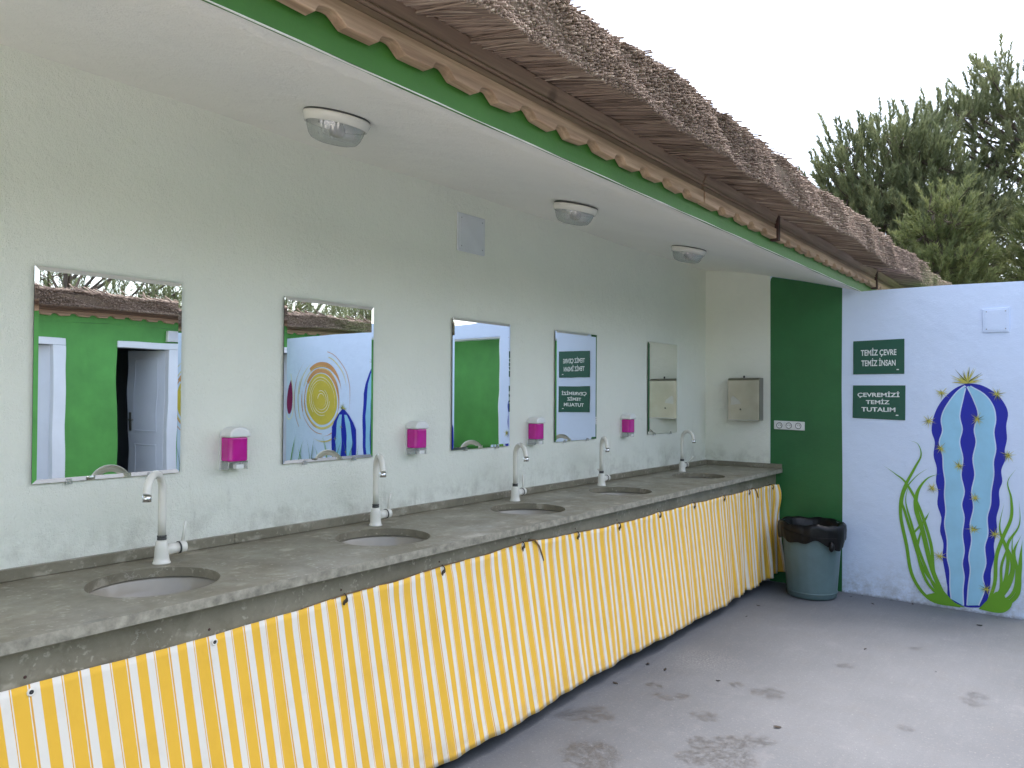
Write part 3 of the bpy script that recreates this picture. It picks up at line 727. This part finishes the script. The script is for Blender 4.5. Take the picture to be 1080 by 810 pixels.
for y in (-.4, .7, 1.75, 2.65, 3.56, 4.51, 5.6):
    MB().box((.50, y - .015, 0), (.53, y + .015, .741)).box((.51, y - .013, .70), (.56, y + .013, .7405)).build('leg', M['metal_dark'], ctr, .002, 1)

# ------------------------------------------------------------------ striped curtain under the counter
GY = [-.21, .26, .728, 1.196, 1.67, 2.146, 2.66, 3.10, 3.50, 3.96, 4.43, 4.9, 5.36, 5.80]
cur = thing('counter_curtain', 'yellow and white striped curtain tied along the front of the counter', 'curtain', (.6, 3, 0))
topy = [-1, .74, 1.15, 1.45, 1.75, 2.15, 2.67, 3.1, 3.5, 4.28, 5.0, 5.96]; topz = [.762, .760, .758, .769, .781, .791, .805, .787, .778, .784, .778, .770]
def cloth_pt(u, v):
    zt = float(np.interp(u, topy, topz)); near_g = min(abs(u - q) for q in GY)
    tied = min(1., max(0., (u - 1.25) / .4)); zt -= .006 * tied * min(1, near_g / .2)
    hem = .074 + .007 * math.sin(u * 2.1 + .5) + .002 * math.sin(u * 9) + .0015 * math.sin(u * 17)
    if u > 5.2: hem += .02 * (u - 5.2)
    z = zt + (hem - zt) * v; H = zt - hem
    end = max(0., min(1., (u - 4.7) / 1.1))
    shear = .12 * (1 - end * .9) * v * H
    f = .0018 + .003 * v + (.006 + .010 * v) * end
    x = .5905 + .026 * v + .034 * v ** 1.5 * math.exp(-((u - 2.3) / 1.1) ** 2) + .022 * v * math.exp(-((u - 4.2) / .5) ** 2)
    x += f * (math.sin(u * 21 + 2 * v) + .6 * math.sin(u * 47 + 1.3 + 3 * v)) + .006 * v * math.sin(u * 5.3 + 1)
    x += .012 * end * math.sin(u * 75 + 1.6 * v) * (.5 + v) * .8 + .003 * math.exp(-near_g / .03) * 0
    x += .007 * tied * math.exp(-(v / .05) ** 2) * math.sin(u * 13.3 + 1)
    x += .045 * math.exp(-((u - 5.90) / .07) ** 2) * math.exp(-((v - .12) / .22) ** 2) + .012 * math.exp(-((u - 5.9) / .1) ** 2)
    x += .003 * v * math.exp(-((v - 1) / .12) ** 2) * math.sin(u * 8 + 2)
    y = min(u + shear, YE - .012 - .015 * v)
    s = (u - .728) / .1135 + 1.1 * max(0, u - 4.55) ** 2
    return (max(x, .5868), y, z), s
NU, NV = 560, 34; us = np.linspace(-1.0, 5.945, NU); vs = []; uvs = []
for i in range(NU):
    for j in range(NV):
        p, s = cloth_pt(float(us[i]), j / (NV - 1)); vs.append(p); uvs.append((s, j / (NV - 1)))
m = MB(); m.add(vs, [(i * NV + j, (i + 1) * NV + j, (i + 1) * NV + j + 1, i * NV + j + 1) for i in range(NU - 1) for j in range(NV - 1)], 0, True)
cl = m.build('cloth', M['stripes'], cur)
uvl = cl.data.uv_layers.new(name='UVMap')
co = np.array(vs) - np.array(world_loc(cur)); look = {tuple(np.round(c, 5)): q for c, q in zip(co, uvs)}
li = np.empty(len(cl.data.loops), np.int32); cl.data.loops.foreach_get('vertex_index', li)
vv = np.empty(len(cl.data.vertices) * 3, np.float32); cl.data.vertices.foreach_get('co', vv); vv = vv.reshape(-1, 3)
if len(vv) == len(uvs): vu = np.array(uvs)
else:
    from mathutils import kdtree
    kd = kdtree.KDTree(len(co)); [kd.insert(c, i) for i, c in enumerate(co)]; kd.balance(); vu = np.array([uvs[kd.find(v)[1]] for v in vv])
uvl.data.foreach_set('uv', vu[li].astype(np.float32).ravel())
so = cl.modifiers.new('thickness', 'SOLIDIFY'); so.thickness = .0016; so.offset = 0
rotX = Matrix.Rotation(math.pi / 2, 4, 'Y')
for gy in GY:
    (x, y, z), _ = cloth_pt(gy, .028)
    if gy < 1.4:
        m = MB(); m.lathe([(.0050, .002), (.006, .0034), (.0085, .0034), (.0098, .001)], 24, (x + .001, y, z), 0, rotX); m.build('grommet', M['white_enamel'], cur)
        m = MB(); m.lathe([(.0005, .0024), (.0053, .0024)], 20, (x + .001, y, z), 0, rotX); m.build('grommet_hole', M['socket_hole'], cur)
    else:
        r2 = random.Random(int(gy * 100)); m = MB()
        m.tube([(x + .003, y - .004, z - .012), (x + .010, y - .008, z), (x + .009, y + .006, z + .008), (x + .006, y + .010, z - .004), (x + .011, y, z - .006), (x + .008, y + .004, z + .014), (.586, y + .002, z + .022)], .0026, 6)
        m.tube([(x + .009, y, z), (x + .012, y - .01, z - .010 - .008 * r2.random())], .0022, 6); m.build('tie_knot', M['cord_dark'], cur)
    t2 = MB(); t2.lathe([(.0005, .002), (.003, .0018), (.0038, 0)], 12, (.5835, gy - .008, z + .036), 0, rotX); t2.build('hook_screw', M['rust'], cur)
for gy, L in ((2.73, .10), (5.45, .07)):
    (x, y, z), _ = cloth_pt(gy, .0)
    MB().tube([(.587, y - .02, z + .006), (x + .008, y + .01, z + .004), (x + .010, y + .045, z - L * .3), (x + .011, y + .062, z - L * .65), (x + .010, y + .078, z - L)], .0036, 6).build('tie_cord', M['cord'], cur)
MB().tube([(.5885, u, cloth_pt(u, 0)[0][2] - .001) for u in np.linspace(1.5, 5.9, 160)], .0022, 5).build('draw_cord', M['cord'], cur)

# ------------------------------------------------------------------ taps
def make_tap(loc, label):
    t = thing('tap', label, 'tap', loc, 'taps on the wash counter')
    m = MB(); m.lathe([(.0005, .0005), (.029, .0005), (.029, .004), (.0255, .008), (.0235, .02), (.0215, .05), (.019, .07), (.0155, .077), (.0005, .078)], 28)
    m.tube([(0, .012, .042), (0, .056, .044)], [.0185, .0185], 24)
    m.build('body', M['white_enamel'], t, local=True)
    MB().lathe([(.0005, .0785), (.0148, .0785), (.0148, .084), (.0135, .0845), (.0135, .0865), (.0148, .087), (.0148, .0925), (.0005, .0925)], 24).build('collar', M['grey_ring'], t, local=True)
    path = [(0, 0, .093), (0, 0, .15), (0, 0, .2), (0, 0, .243)] + [(.0575 - .0575 * math.cos(a), 0, .243 + .0575 * math.sin(a)) for a in np.linspace(.12, math.pi, 18)] + [(.116, 0, .2405)]
    sp = MB().tube(path, .0125, 16).build('spout', M['white_enamel'], t, local=True)
    m = MB(); m.tube([(.116, 0, .2402), (.117, 0, .219)], [.0138, .0138], 18); m.build('aerator', M['chrome'], sp, local=True)
    MB().tube([(0, .0562, .044), (0, .0605, .0442)], [.0205, .0205], 24).build('valve_ring', M['grey_ring'], t, local=True)
    h = MB().tube([(0, .0607, .0442), (0, .064, .0443), (0, .078, .0449), (0, .0825, .045)], [.0195, .021, .0205, .017], 24).build('handle', M['white_enamel'], t, local=True)
    m = MB(); m.tube([(0, 0, .012), (.001, .004, .05), (.003, .006, .088)], [.0058, .0052, .0048], 12); lv = m.build('lever', M['white_enamel'], h, local=True)
    lv.location = (0, .071, .0445)
    return t, sp, lv
TX = .13
tap, _, _ = make_tap((TX, 1.283, ZT), 'white gooseneck tap of the nearest basin, spout turned towards the camera')
def set_tap(t, spin, lev):
    for ch in t.children:
        if ch.name.startswith('spout'): ch.rotation_euler[2] = math.radians(spin)
        if ch.name.startswith('handle'):
            for q in ch.children: q.rotation_euler[1] = math.radians(lev)
set_tap(tap, -50, 3)
for y, lab, sp, lv in ((2.222, 'white gooseneck tap below the mirror that shows the yellow sun', -28, 4), (3.205, 'white gooseneck tap right of the mirror that shows the green doorway', -24, -6),
                       (4.088, 'white gooseneck tap right of the mirror that shows the two green signs', -42, -58), (5.245, 'white gooseneck tap of the farthest basin, nearest the corner', -20, 38)):
    set_tap(copy_thing(tap, (TX, y, ZT), lab), sp, lv)

# ------------------------------------------------------------------ bevelled mirrors
def make_mirror(loc, label):
    t = thing('wall_mirror', label, 'mirror', loc, 'bevelled mirrors on the long wall')
    w, h, bv = .236, .335, .013; x0, x1, x2 = .007, .0105, .0122
    m = MB(); m.box((.0015, -w + .01, -h + .01), (x0 - .0002, w - .01, h - .01), 1)
    o = [(-w, -h), (w, -h), (w, h), (-w, h)]; i_ = [(-w + bv, -h + bv), (w - bv, -h + bv), (w - bv, h - bv), (-w + bv, h - bv)]
    m.add([(x0, *p) for p in o] + [(x1, *p) for p in o], [(0, 3, 2, 1)] + [(k, (k + 1) % 4, 4 + (k + 1) % 4, 4 + k) for k in range(4)], 1)
    m.build('backing', [M['mirror'], M['mirror_edge']], t, local=True)
    m = MB(); m.add([(x1 + .0003, *p) for p in o] + [(x2, *p) for p in i_], [(k, (k + 1) % 4, 4 + (k + 1) % 4, 4 + k) for k in range(4)] + [(4, 5, 6, 7)])
    m.build('glass', M['mirror'], t, local=True)
    for y, z in ((-.13, -h), (.13, -h)):
        MB().box((.0015, y - .009, z - .009), (.016, y + .009, z - .0008)).box((.0132, y - .009, z - .0006), (.016, y + .009, z + .008)).build('clip', M['clear_plastic'], t, .001, 1, local=True)
    return t
mz = 1.502
mir = make_mirror((0, 1.172, mz), 'nearest wall mirror, reflecting the green block with open doors')
for y, lab in ((2.073, 'wall mirror reflecting the painted yellow sun and small blue cactus'), (3.072, 'wall mirror reflecting the green wall through a doorway'),
               (3.985, 'wall mirror reflecting the two dark green signs'), (5.168, 'farthest wall mirror, reflecting the steel paper towel box')):
    copy_thing(mir, (0, y, mz), lab)

# ------------------------------------------------------------------ soap dispensers
def make_soap(loc, label):
    t = thing('soap_dispenser', label, 'soap dispenser', loc, 'pink soap dispensers on the long wall')
    arch = [(-.043, .0), (.043, .0), (.043, .128)] + [(.043 * math.cos(a), .128 + .032 * math.sin(a)) for a in np.linspace(.15, math.pi - .15, 12)] + [(-.043, .128)]
    MB().prism(arch, 0, .001, .008).build('back_plate', M['white_plastic'], t, .002, 2, local=True)
    # domed cap
    cap = [(-.0435, .122), (.0435, .122), (.0435, .130)] + [(.0435 * math.cos(a), .130 + .031 * math.sin(a)) for a in np.linspace(.1, math.pi - .1, 14)] + [(-.0435, .130)]
    MB().prism(cap, 0, .0085, .076).build('cap', M['white_plastic'], t, .008, 4, local=True)
    pl = [(.009, -.040), (.058, -.040), (.070, -.030), (.0735, 0), (.070, .030), (.058, .040), (.009, .040)]
    m = MB(); m.prism(pl, 2, .0335, .1215); m.build('tank', M['soap'], t, .005, 3, local=True)
    m = MB(); m.box((.0085, -.041, .002), (.060, -.037, .033)); m.box((.0085, .037, .002), (.060, .041, .033)); m.box((.0085, -.0365, .028), (.066, .0365, .033)); m.box((.0085, -.0365, .002), (.03, .0365, .008))
    m.build('holder', M['clear_plastic'], t, .001, 1, local=True)
    m = MB(); m.tube([(.045, 0, .027), (.045, 0, .004)], [.009, .0065], 12); m.box((.05, -.016, .006), (.072, .016, .022)); m.build('pump', M['white_plastic'], t, .002, 2, local=True)
    return t
sd0 = make_soap((0, 1.607, 1.163), 'pink soap dispenser on the wall between the nearest and second mirrors')
for y, lab in ((2.562, 'pink soap dispenser between the sun mirror and the doorway mirror'), (3.52, 'pink soap dispenser between the doorway mirror and the signs mirror'),
               (4.592, 'smallest looking pink soap dispenser, beside the farthest mirror')):
    copy_thing(sd0, (0, y, 1.163), lab)

# ------------------------------------------------------------------ ceiling lamps
def make_lamp(loc, label):
    t = thing('ceiling_lamp', label, 'ceiling lamp', loc, 'round lamps under the soffit')
    A = Matrix.Rotation(math.atan(.222), 4, 'Y')
    MB().lathe([(.0005, 0), (.109, 0), (.112, -.002), (.112, -.006), (.10, -.0065)], 40, mat=A).build('gasket', M['grey_ring'], t, local=True)
    MB().lathe([(.10, -.0068), (.114, -.0068), (.115, -.012), (.106, -.036), (.101, -.0375), (.098, -.034), (.098, -.010), (.0005, -.009)], 40, mat=A).build('ring', M['white_enamel'], t, local=True)
    rib = lambda i, a: .010 * math.cos(a * 36)
    MB().lathe([(.0975, -.034), (.095, -.048), (.087, -.070), (.076, -.084), (.055, -.091), (.0005, -.094)], 144, mat=A, wob=rib).build('glass_bowl', M['lamp_glass'], t, local=True)
    m = MB(); m.lathe([(.012, -.0095), (.014, -.02), (.026, -.04), (.028, -.055), (.02, -.068), (.0005, -.073)], 20, c=tuple(A @ Vector((.01, 0, 0))), mat=A); m.build('bulb', M['ceramic'], t, local=True)
    m = MB(); m.box((-.06, -.03, -.03), (-.03, .03, -.0095)); o = m.build('lamp_holder', M['metal_dark'], t, local=True); 
    for v in o.data.vertices: v.co = A @ v.co
    return t
lx = .545
l0 = make_lamp((lx, 1.66, soffit(lx) - .001), 'round white ceiling lamp with glass bowl, nearest the camera')
copy_thing(l0, (.515, 3.19, soffit(.515) - .001), 'middle one of three round glass ceiling lamps')
copy_thing(l0, (.49, 4.57, soffit(.49) - .001), 'farthest round glass ceiling lamp, above the last mirror')

# ------------------------------------------------------------------ plates, socket, towel box, signs
def screw(m, p, ax, r=.004, mi=0):
    A = {'x': Matrix.Rotation(math.pi / 2, 4, 'Y'), 'y': Matrix.Rotation(math.pi / 2, 4, 'X')}[ax]
    m.lathe([(.0005, .0015), (r * .8, .0013), (r, 0)], 10, p, mi, A)
cp = thing('junction_cover', 'square white junction cover high on the long wall', 'cover plate', (.003, 2.977, 2.28))
MB().box((.001, 2.869, 2.183), (.011, 3.085, 2.380)).build('plate', M['cover'], cp, .004, 2)
MB().box((.0111, 2.885, 2.199), (.0135, 3.069, 2.364)).build('raised_face', M['cover'], cp, .002, 2)
m = MB(); [screw(m, (.0137, y, z), 'x') for y in (2.895, 3.06) for z in (2.209, 2.354)]; m.build('screws', M['metal_dark'], cp)
cp = thing('wall_cover_plate', 'white square cover plate high on the outer wall above the cactus', 'cover plate', (2.044, YE - .003, 1.96))
MB().prism([(1.969, 1.886), (2.118, 1.882), (2.121, 2.047), (1.967, 2.042)], 1, YE - .010, YE - .001).build('plate', M['outer'], cp, .003, 2)
MB().prism([(1.981, 1.898), (2.106, 1.895), (2.109, 2.035), (1.979, 2.030)], 1, YE - .0125, YE - .0101).build('raised_face', M['outer'], cp, .001, 1)
m = MB(); [screw(m, (x, YE - .0127, z), 'y') for x in (1.99, 2.098) for z in (1.905, 2.022)]; m.build('screws', M['metal_dark'], cp)

so_ = thing('triple_socket', 'white triple power socket on the dark green strip', 'power socket', (.688, YE - .004, 1.222))
MB().prism([(.572, 1.191), (.804, 1.187), (.804, 1.253), (.572, 1.258)], 1, YE - .016, YE - .0034).build('plate', M['white_plastic'], so_, .003, 2)
RY = Matrix.Rotation(math.pi / 2, 4, 'X')
for x in (.616, .688, .760):
    k = MB(); k.lathe([(.0265, 0), (.0265, .0022), (.023, .003), (.0205, .0022), (.0195, .0004), (.0005, .0004)], 28, (x, YE - .0163, 1.222), 0, RY); s = k.build('socket', M['white_plastic'], so_)
    k = MB(); k.lathe([(.0235, .0), (.0235, .0006), (.0198, .0006), (.0198, 0)], 28, (x, YE - .0190, 1.222), 0, RY)
    for dx in (-.0075, .0075): k.lathe([(.0005, .0012), (.003, .0012), (.003, 0)], 10, (x + dx, YE - .0166, 1.222), 0, RY)
    h = k.build('socket_holes', M['socket_hole'], so_); h.parent = s

tb = thing('paper_towel_box', 'brushed steel paper towel box on the white end wall', 'towel dispenser', (.356, YE - .05, 1.42))
MB().box((.236, YE - .085, 1.256), (.484, YE - .001, 1.592)).build('case', M['steel_dark'], tb, .004, 2)
fr = [(.229, 1.254), (.490, 1.254), (.490, 1.588), (.229, 1.588)]
m = MB(); pr = [(YE - .1085, 1.2535), (YE - .0855, 1.2535), (YE - .0855, 1.590), (YE - .098, 1.5885), (YE - .1085, 1.572)]
m.prism(pr, 0, .232, .488); m.build('front_cover', M['steel'], tb, .005, 3)
MB().prism([(.262, 1.435), (.278, 1.448), (.330, 1.412), (.342, 1.386), (.262, 1.378)], 1, YE - .110, YE - .1088).build('window_reflection', M['steel_dark'], tb)  # dark triangular reflection at the window slit, drawn as a part
MB().lathe([(.0005, .004), (.006, .004), (.007, 0)], 14, (.338, YE - .1088, 1.342), 0, RY).build('lock', M['socket_hole'], tb)
MB().box((.352, YE - .088, 1.5925), (.364, YE - .076, 1.609)).build('latch', M['socket_hole'], tb, .002, 1)
MB().box((.24, YE - .1095, 1.2545), (.48, YE - .1088, 1.262)).build('paper_slot', M['steel_dark'], tb)

def text_mesh(txt, x0, x1, z0, z1, y, parent, bold=.02):
    c = bpy.data.curves.new('lettering', 'FONT'); c.body = txt; c.offset = bold; c.extrude = .0; c.resolution_u = 3
    o = bpy.data.objects.new('lettering', c); COL.objects.link(o)
    bpy.context.view_layer.update()
    me = bpy.data.meshes.new_from_object(o.evaluated_get(bpy.context.evaluated_depsgraph_get()))
    bpy.data.objects.remove(o); bpy.data.curves.remove(c)
    v = np.array([q.co[:] for q in me.vertices]); a, b = v.min(0), v.max(0)
    # letter heights without the accents: cap height of the font is about .69 of its size
    cap = .729
    sx = (x1 - x0) / (b[0] - a[0]); sz = (z1 - z0) / cap
    wl = world_loc(parent)
    for q in me.vertices:
        q.co = Vector((x0 + (q.co.x - a[0]) * sx, y, z0 + q.co.y * sz)) - wl
    me.materials.clear(); me.materials.append(M['sign_white'])
    ob = bpy.data.objects.new('lettering', me); COL.objects.link(ob); ob.parent = parent
    return ob
def sign(label, quad, pxbox, lines, logo):
    xs = [p[0] for p in quad]; zs = [p[1] for p in quad]
    t = thing('wall_sign', label, 'sign', ((min(xs) + max(xs)) / 2, YE - .003, min(zs)), 'green signs on the end wall')
    MB().prism(quad, 1, YE - .0055, YE - .0008).build('board', M['sign_green'], t, .001, 1)
    X = lambda px: min(xs) + (px - pxbox[0]) / (pxbox[2] - pxbox[0]) * (max(xs) - min(xs)); Z = lambda pz: max(zs) - (pz - pxbox[1]) / (pxbox[3] - pxbox[1]) * (max(zs) - min(zs))
    for s, (a, b, c, d), bold in lines: text_mesh(s, X(a), X(c), Z(d), Z(b), YE - .0062, t, bold)
    a, b, c, d = logo; MB().prism([(X(a), Z(d)), (X(c), Z(d)), (X(c) - .002, Z(b)), (X(a) + .002, Z(b))], 1, YE - .0064, YE - .0060).build('maker_mark', M['sign_white'], t)
sign('upper dark green sign reading TEMİZ ÇEVRE TEMİZ İNSAN', [(1.151, 1.612), (1.492, 1.613), (1.493, 1.862), (1.152, 1.856)], (42, 75, 478, 360),
     [('TEMİZ ÇEVRE', (110, 156, 412, 204), .02), ('TEMİZ İNSAN', (115, 242, 405, 291), .02)], (412, 320, 434, 328))
sign('lower dark green sign reading ÇEVREMİZİ TEMİZ TUTALIM', [(1.147, 1.292), (1.497, 1.282), (1.499, 1.530), (1.150, 1.531)], (35, 455, 480, 752),
     [('ÇEVREMİZİ', (78, 518, 432, 554), .022), ('TEMİZ', (150, 582, 350, 616), .022), ('TUTALIM', (112, 643, 398, 681), .022)], (400, 706, 424, 714))

# ------------------------------------------------------------------ bin and its bag
BX, BY = .925, 5.725
bn = thing('rubbish_bin', 'blue grey plastic rubbish bin in front of the green strip', 'bin', (BX, BY, 0))
flute = lambda i, a: .004 * math.cos(a * 18) if 2 <= i <= 4 else 0
MB().lathe([(.0005, .004), (.158, .004), (.168, .012), (.172, .05), (.206, .50), (.206, .505), (.216, .507), (.217, .527), (.206, .529), (.203, .50), (.168, .03), (.0005, .02)], 72, wob=flute, c=(BX, BY, 0)).build('tub', M['bin'], bn)
MB().lathe([(.1712, .040), (.1745, .041), (.1755, .048), (.1725, .05)], 72, c=(BX, BY, 0)).build('base_rib', M['bin'], bn)
bg_ = thing('bin_bag', 'black plastic bag folded over the rim of the bin', 'rubbish bag', (BX, BY, .53))
rb = random.Random(12); ph = [rb.uniform(0, 6.28) for _ in range(12)]
def wobb(i, a):
    k = min(1, abs(i - 5) / 4)
    return (.008 * math.sin(7 * a + ph[0]) + .006 * math.sin(13 * a + ph[1] + i * .3) + .005 * math.sin(23 * a + ph[2] - i * .4) + .004 * math.sin(41 * a + ph[3] + i * .5)) * (.5 + k) + (.035 * math.exp(-((a - 5.9) / .35) ** 2) if i > 3 else 0)
m = MB(); n = 120; prof = [(.14, .30), (.165, .38), (.182, .46), (.194, .515), (.207, .536), (.221, .538), (.232, .524), (.235, .49), (.234, .46), (.231, .432), (.228, .415)]
vs = []
for i, (r, z) in enumerate(prof):
    for j in range(n):
        a = 2 * math.pi * j / n; k = 1 + wobb(i, a)
        if i >= 6: r_ = max(r * k, .2215)
        elif i <= 3: r_ = min(r * k, .198 - .01 * (3 - i))
        else: r_ = r + .003 * math.sin(9 * a)
        zz = z + (.010 * math.sin(5 * a + 1) + .008 * math.sin(11 * a + 2)) * (i / 10 if i > 5 else .4) - (.045 * math.exp(-((a - 5.75) / .3) ** 2) * max(0, (i - 6) / 4)) + (.02 * math.exp(-((a - 5.2) / .5) ** 2) * (1 if 5 < i < 8 else .3))
        if i > 5: r_ = max(r_, .2175 + (zz - .53) * .075 + .004)
        vs.append((BX + r_ * math.cos(a), BY + r_ * math.sin(a), zz))
m.add(vs, [(i * n + j, i * n + (j + 1) % n, (i + 1) * n + (j + 1) % n, (i + 1) * n + j) for i in range(len(prof) - 1) for j in range(n)], 0, True)
m.build('sheet', M['bag'], bg_)
a = math.radians(-42); kx, ky = BX + .236 * math.cos(a), BY + .236 * math.sin(a)
MB().tube([(kx, ky, .43), (kx + .004, ky, .41), (kx + .006, ky, .395), (kx + .003, ky, .375), (kx + .001, ky, .362)], [.008, .017, .021, .018, .006], 9).build('knot', M['bag'], bg_)
MB().tube([(BX + .239 * math.cos(t), BY + .239 * math.sin(t), .505 - .05 * abs(math.sin((t + 2.4) * .9))) for t in np.linspace(math.radians(-140), math.radians(-20), 22)], .0022, 5).build('drawstring', M['bag'], bg_)

# ------------------------------------------------------------------ dead leaves on the floor
leaf = None
for i, (x, y) in enumerate(((1.05, 3.71), (.77, 3.68), (1.47, 3.35), (1.98, 5.64), (1.52, 4.7), (.66, 3.35), (.66, 3.7), (2.3, 4.9), (1.33, 5.75), (1.22, 5.93), (1.41, 5.94), (1.55, 5.92), (2.05, 5.9), (1.16, 5.86), (.75, 4.9), (.72, 5.2), (1.9, 4.55))):
    if leaf is None:
        m = MB(); n = 8; vs = []
        for q in range(n + 1):
            t = q / n; w = .011 * math.sin(math.pi * min(1, t * 1.02)) ** .8 + .0006
            vs += [(-.022 + .044 * t, -w, .003 + .006 * t * t + .003), (-.022 + .044 * t, 0, .001 + .006 * t * t), (-.022 + .044 * t, w, .003 + .005 * t * t)]
        m.add(vs, [(q * 3 + k, q * 3 + k + 1, q * 3 + 4 + k, q * 3 + 3 + k) for q in range(n) for k in range(2)], 0, True)
        leaf = m.build('dead_leaf', M['leaf_dead'], origin=(0, 0, 0)); leaf.modifiers.new('t', 'SOLIDIFY').thickness = .0008; o = leaf
        tag(leaf, 'tiny dark dead leaf lying on the grey concrete floor', 'leaf', 'dead leaves on the floor')
    else: o = leaf.copy(); COL.objects.link(o)
    o.location = (x, y, .0006); o.rotation_euler[2] = i * 1.9; s = (.55 + .12 * (i * 5 % 4)) * (1 if i < 9 else .6); o.scale = (s, s, s)

# ------------------------------------------------------------------ trees beyond the walls
def pine(label, base, lean, ells, nclump, mat, seed, shoot=.38, nl=.105, nshoot=21, cr=.42, need=76, nwid=.019, group='pines beyond the walls', cat='tree', up=1.0):
    r = np.random.default_rng(seed); rp = random.Random(seed)
    t = thing('pine_tree', label, cat, base, group)
    zt = max(e[2] + e[5] * .75 for e in ells)
    top = np.array([lean[0], lean[1], zt]); b0 = np.array(base, float); mid = (b0 + top) / 2 + np.array([.15, .1, 0])
    trunk = [(1 - s) ** 2 * b0 + 2 * s * (1 - s) * mid + s * s * top for s in np.linspace(0, 1, 12)]
    MB().tube(trunk, list(np.linspace(.19, .03, 12)), 10).build('trunk', M['bark'], t)
    wts = np.array([e[3] * e[4] * e[5] for e in ells]) ** .67; wts /= wts.sum()
    br = MB(); Bp, Bd, Bs = [], [], []
    cen = []
    tries = 0
    while len(cen) < nclump and tries < nclump * 30:
        tries += 1
        e = ells[r.choice(len(ells), p=wts)]; d = r.normal(size=3); d /= np.linalg.norm(d); k = r.uniform(.45, 1) ** .6
        p = np.array(e[:3]) + d * np.array(e[3:]) * k
        if any(np.linalg.norm((p - q) * (1, 1, 1.2)) < cr * .85 for q, _ in cen): continue
        cen.append((p, d))
    for p, d in cen:
        hz = np.hypot(*(p[:2] - top[:2])); za = max(b0[2] + 1.0, min(zt - .1, p[2] - .55 * hz - .1)); s = (za - b0[2]) / (zt - b0[2])
        a = trunk[min(11, int(s * 11))]; c = (a + p) / 2 + np.array([0, 0, -.12 * hz])
        path = [(1 - q) ** 2 * a + 2 * q * (1 - q) * c + q * q * p for q in np.linspace(0, 1, 7)]
        br.tube(path, list(np.linspace(.035, .012, 7)), 5)
        sh0 = r.normal(0, .12)
        ns = int(nshoot * r.uniform(.6, 1.3))
        for _ in range(ns):
            o = r.normal(size=3) * (1, 1, .62); o /= max(1, np.linalg.norm(o) / 1.25); q = p + o * cr * r.uniform(.5, 1)
            di = np.array([0, 0, up]) + .45 * d + .35 * o + r.normal(0, .12, 3); di /= np.linalg.norm(di)
            Bp.append(q); Bd.append(di); Bs.append(.5 + sh0 + r.normal(0, .14))
            if r.random() < .5: br.tube([p + (q - p) * .1, (p + q) / 2 + (0, 0, -.03), q, q + di * shoot * .6], [.009, .007, .006, .004], 3, caps=False)
    br.build('branches', M['bark'], t)
    Bp, Bd, Bs = np.array(Bp), np.array(Bd), np.array(Bs); n = len(Bp)
    L = shoot * r.uniform(.65, 1.1, n)
    tt = np.tile((np.arange(need) + .5) / need, (n, 1)) + r.uniform(-.02, .02, (n, need))
    ang = r.uniform(0, 2 * np.pi, (n, need))
    u = np.cross(Bd, r.normal(size=(n, 3))); u /= np.linalg.norm(u, axis=1)[:, None]; w = np.cross(Bd, u)
    rad = u[:, None] * np.cos(ang)[..., None] + w[:, None] * np.sin(ang)[..., None]
    st = Bp[:, None] + Bd[:, None] * (tt * L[:, None])[..., None]
    fw = 1.0 + .8 * tt[..., None]
    di = Bd[:, None] * fw + rad; di /= np.linalg.norm(di, axis=2)[..., None]
    ln = nl * r.uniform(.75, 1.2, (n, need))[..., None]
    sd_ = np.cross(di, r.normal(size=(n, need, 3))); sd_ /= np.linalg.norm(sd_, axis=2)[..., None]
    wv = nwid * r.uniform(.7, 1.2, (n, need))[..., None]
    V = np.stack([st - sd_ * wv * .5, st + sd_ * wv * .5, st + di * ln], 2).reshape(-1, 3)
    Fc = np.arange(len(V)).reshape(-1, 3)
    sh = np.clip(np.repeat(Bs, need) + .25 * (tt.ravel() - .5) + r.normal(0, .08, n * need), 0, 1)
    np_mesh('crown', V, Fc, M[mat], t, np.repeat(sh, 3), tuple(base))
    return t
pine('tall dark grey green pine rising highest behind the end wall', (2.0, 16.5, 0), (1.6, 16.5), [(.45, 16.5, 6.15, 1.05, .9, 1.0), (1.75, 16.6, 6.9, 1.25, 1.0, 1.25), (3.2, 16.7, 6.6, 1.5, 1.2, 2.0), (2.2, 16.4, 5.0, 1.5, 1.0, 1.2), (.6, 16.5, 4.5, 1.2, 1.0, 1.0)], 92, 'needles', 21, nshoot=22)
pine('bushy pine with upright shoots, left one above the thatch', (-.3, 15, 0), (-.35, 15), [(-.45, 15, 5.25, 1.2, 1.0, 1.05), (.2, 15.2, 4.7, 1.0, .9, 1.1), (-.7, 15, 4.3, 1.1, .9, 1.0), (.1, 15, 3.6, 1.1, .9, .9)], 78, 'needles', 33, nshoot=28)
pine('low pale green pine just above the thatch end', (.62, 13, 0), (.6, 13), [(.68, 13, 3.95, .36, .36, .45), (.68, 13, 3.2, .55, .5, .65)], 28, 'needles_light', 45, shoot=.22, nl=.09, cr=.28, nshoot=30, need=46, nwid=.014, up=.6)
pine('pale green pine at the right edge, in front of the tall dark pine', (2.5, 13.4, 0), (2.45, 13.4), [(2.5, 13.4, 4.6, .6, .6, .85), (2.4, 13.4, 3.5, .85, .7, .8)], 44, 'needles_light', 57, shoot=.22, nl=.1, cr=.3, nshoot=32, need=46, nwid=.014, up=.6)
for i, (x, y, z, rx, rz, lab) in enumerate(((10.0, 5.0, 2.9, 1.5, .85, 'loose pine behind the green block, seen at the top of the nearest mirror'), (10.2, 8.2, 2.9, 1.5, .8, 'loose pine behind the green block near its middle'), (12.5, 13.5, 3.3, .9, .55, 'small distant pine above the far eave, seen in the sun mirror'))):
    pine(lab, (x, y, 0), (x, y), [(x, y, z, rx, rx * 1.2, rz), (x + .3, y + 1.2, z + .3, rx, rx, rz)], 46, 'needles', 70 + i, nshoot=14, need=30, nwid=.02)
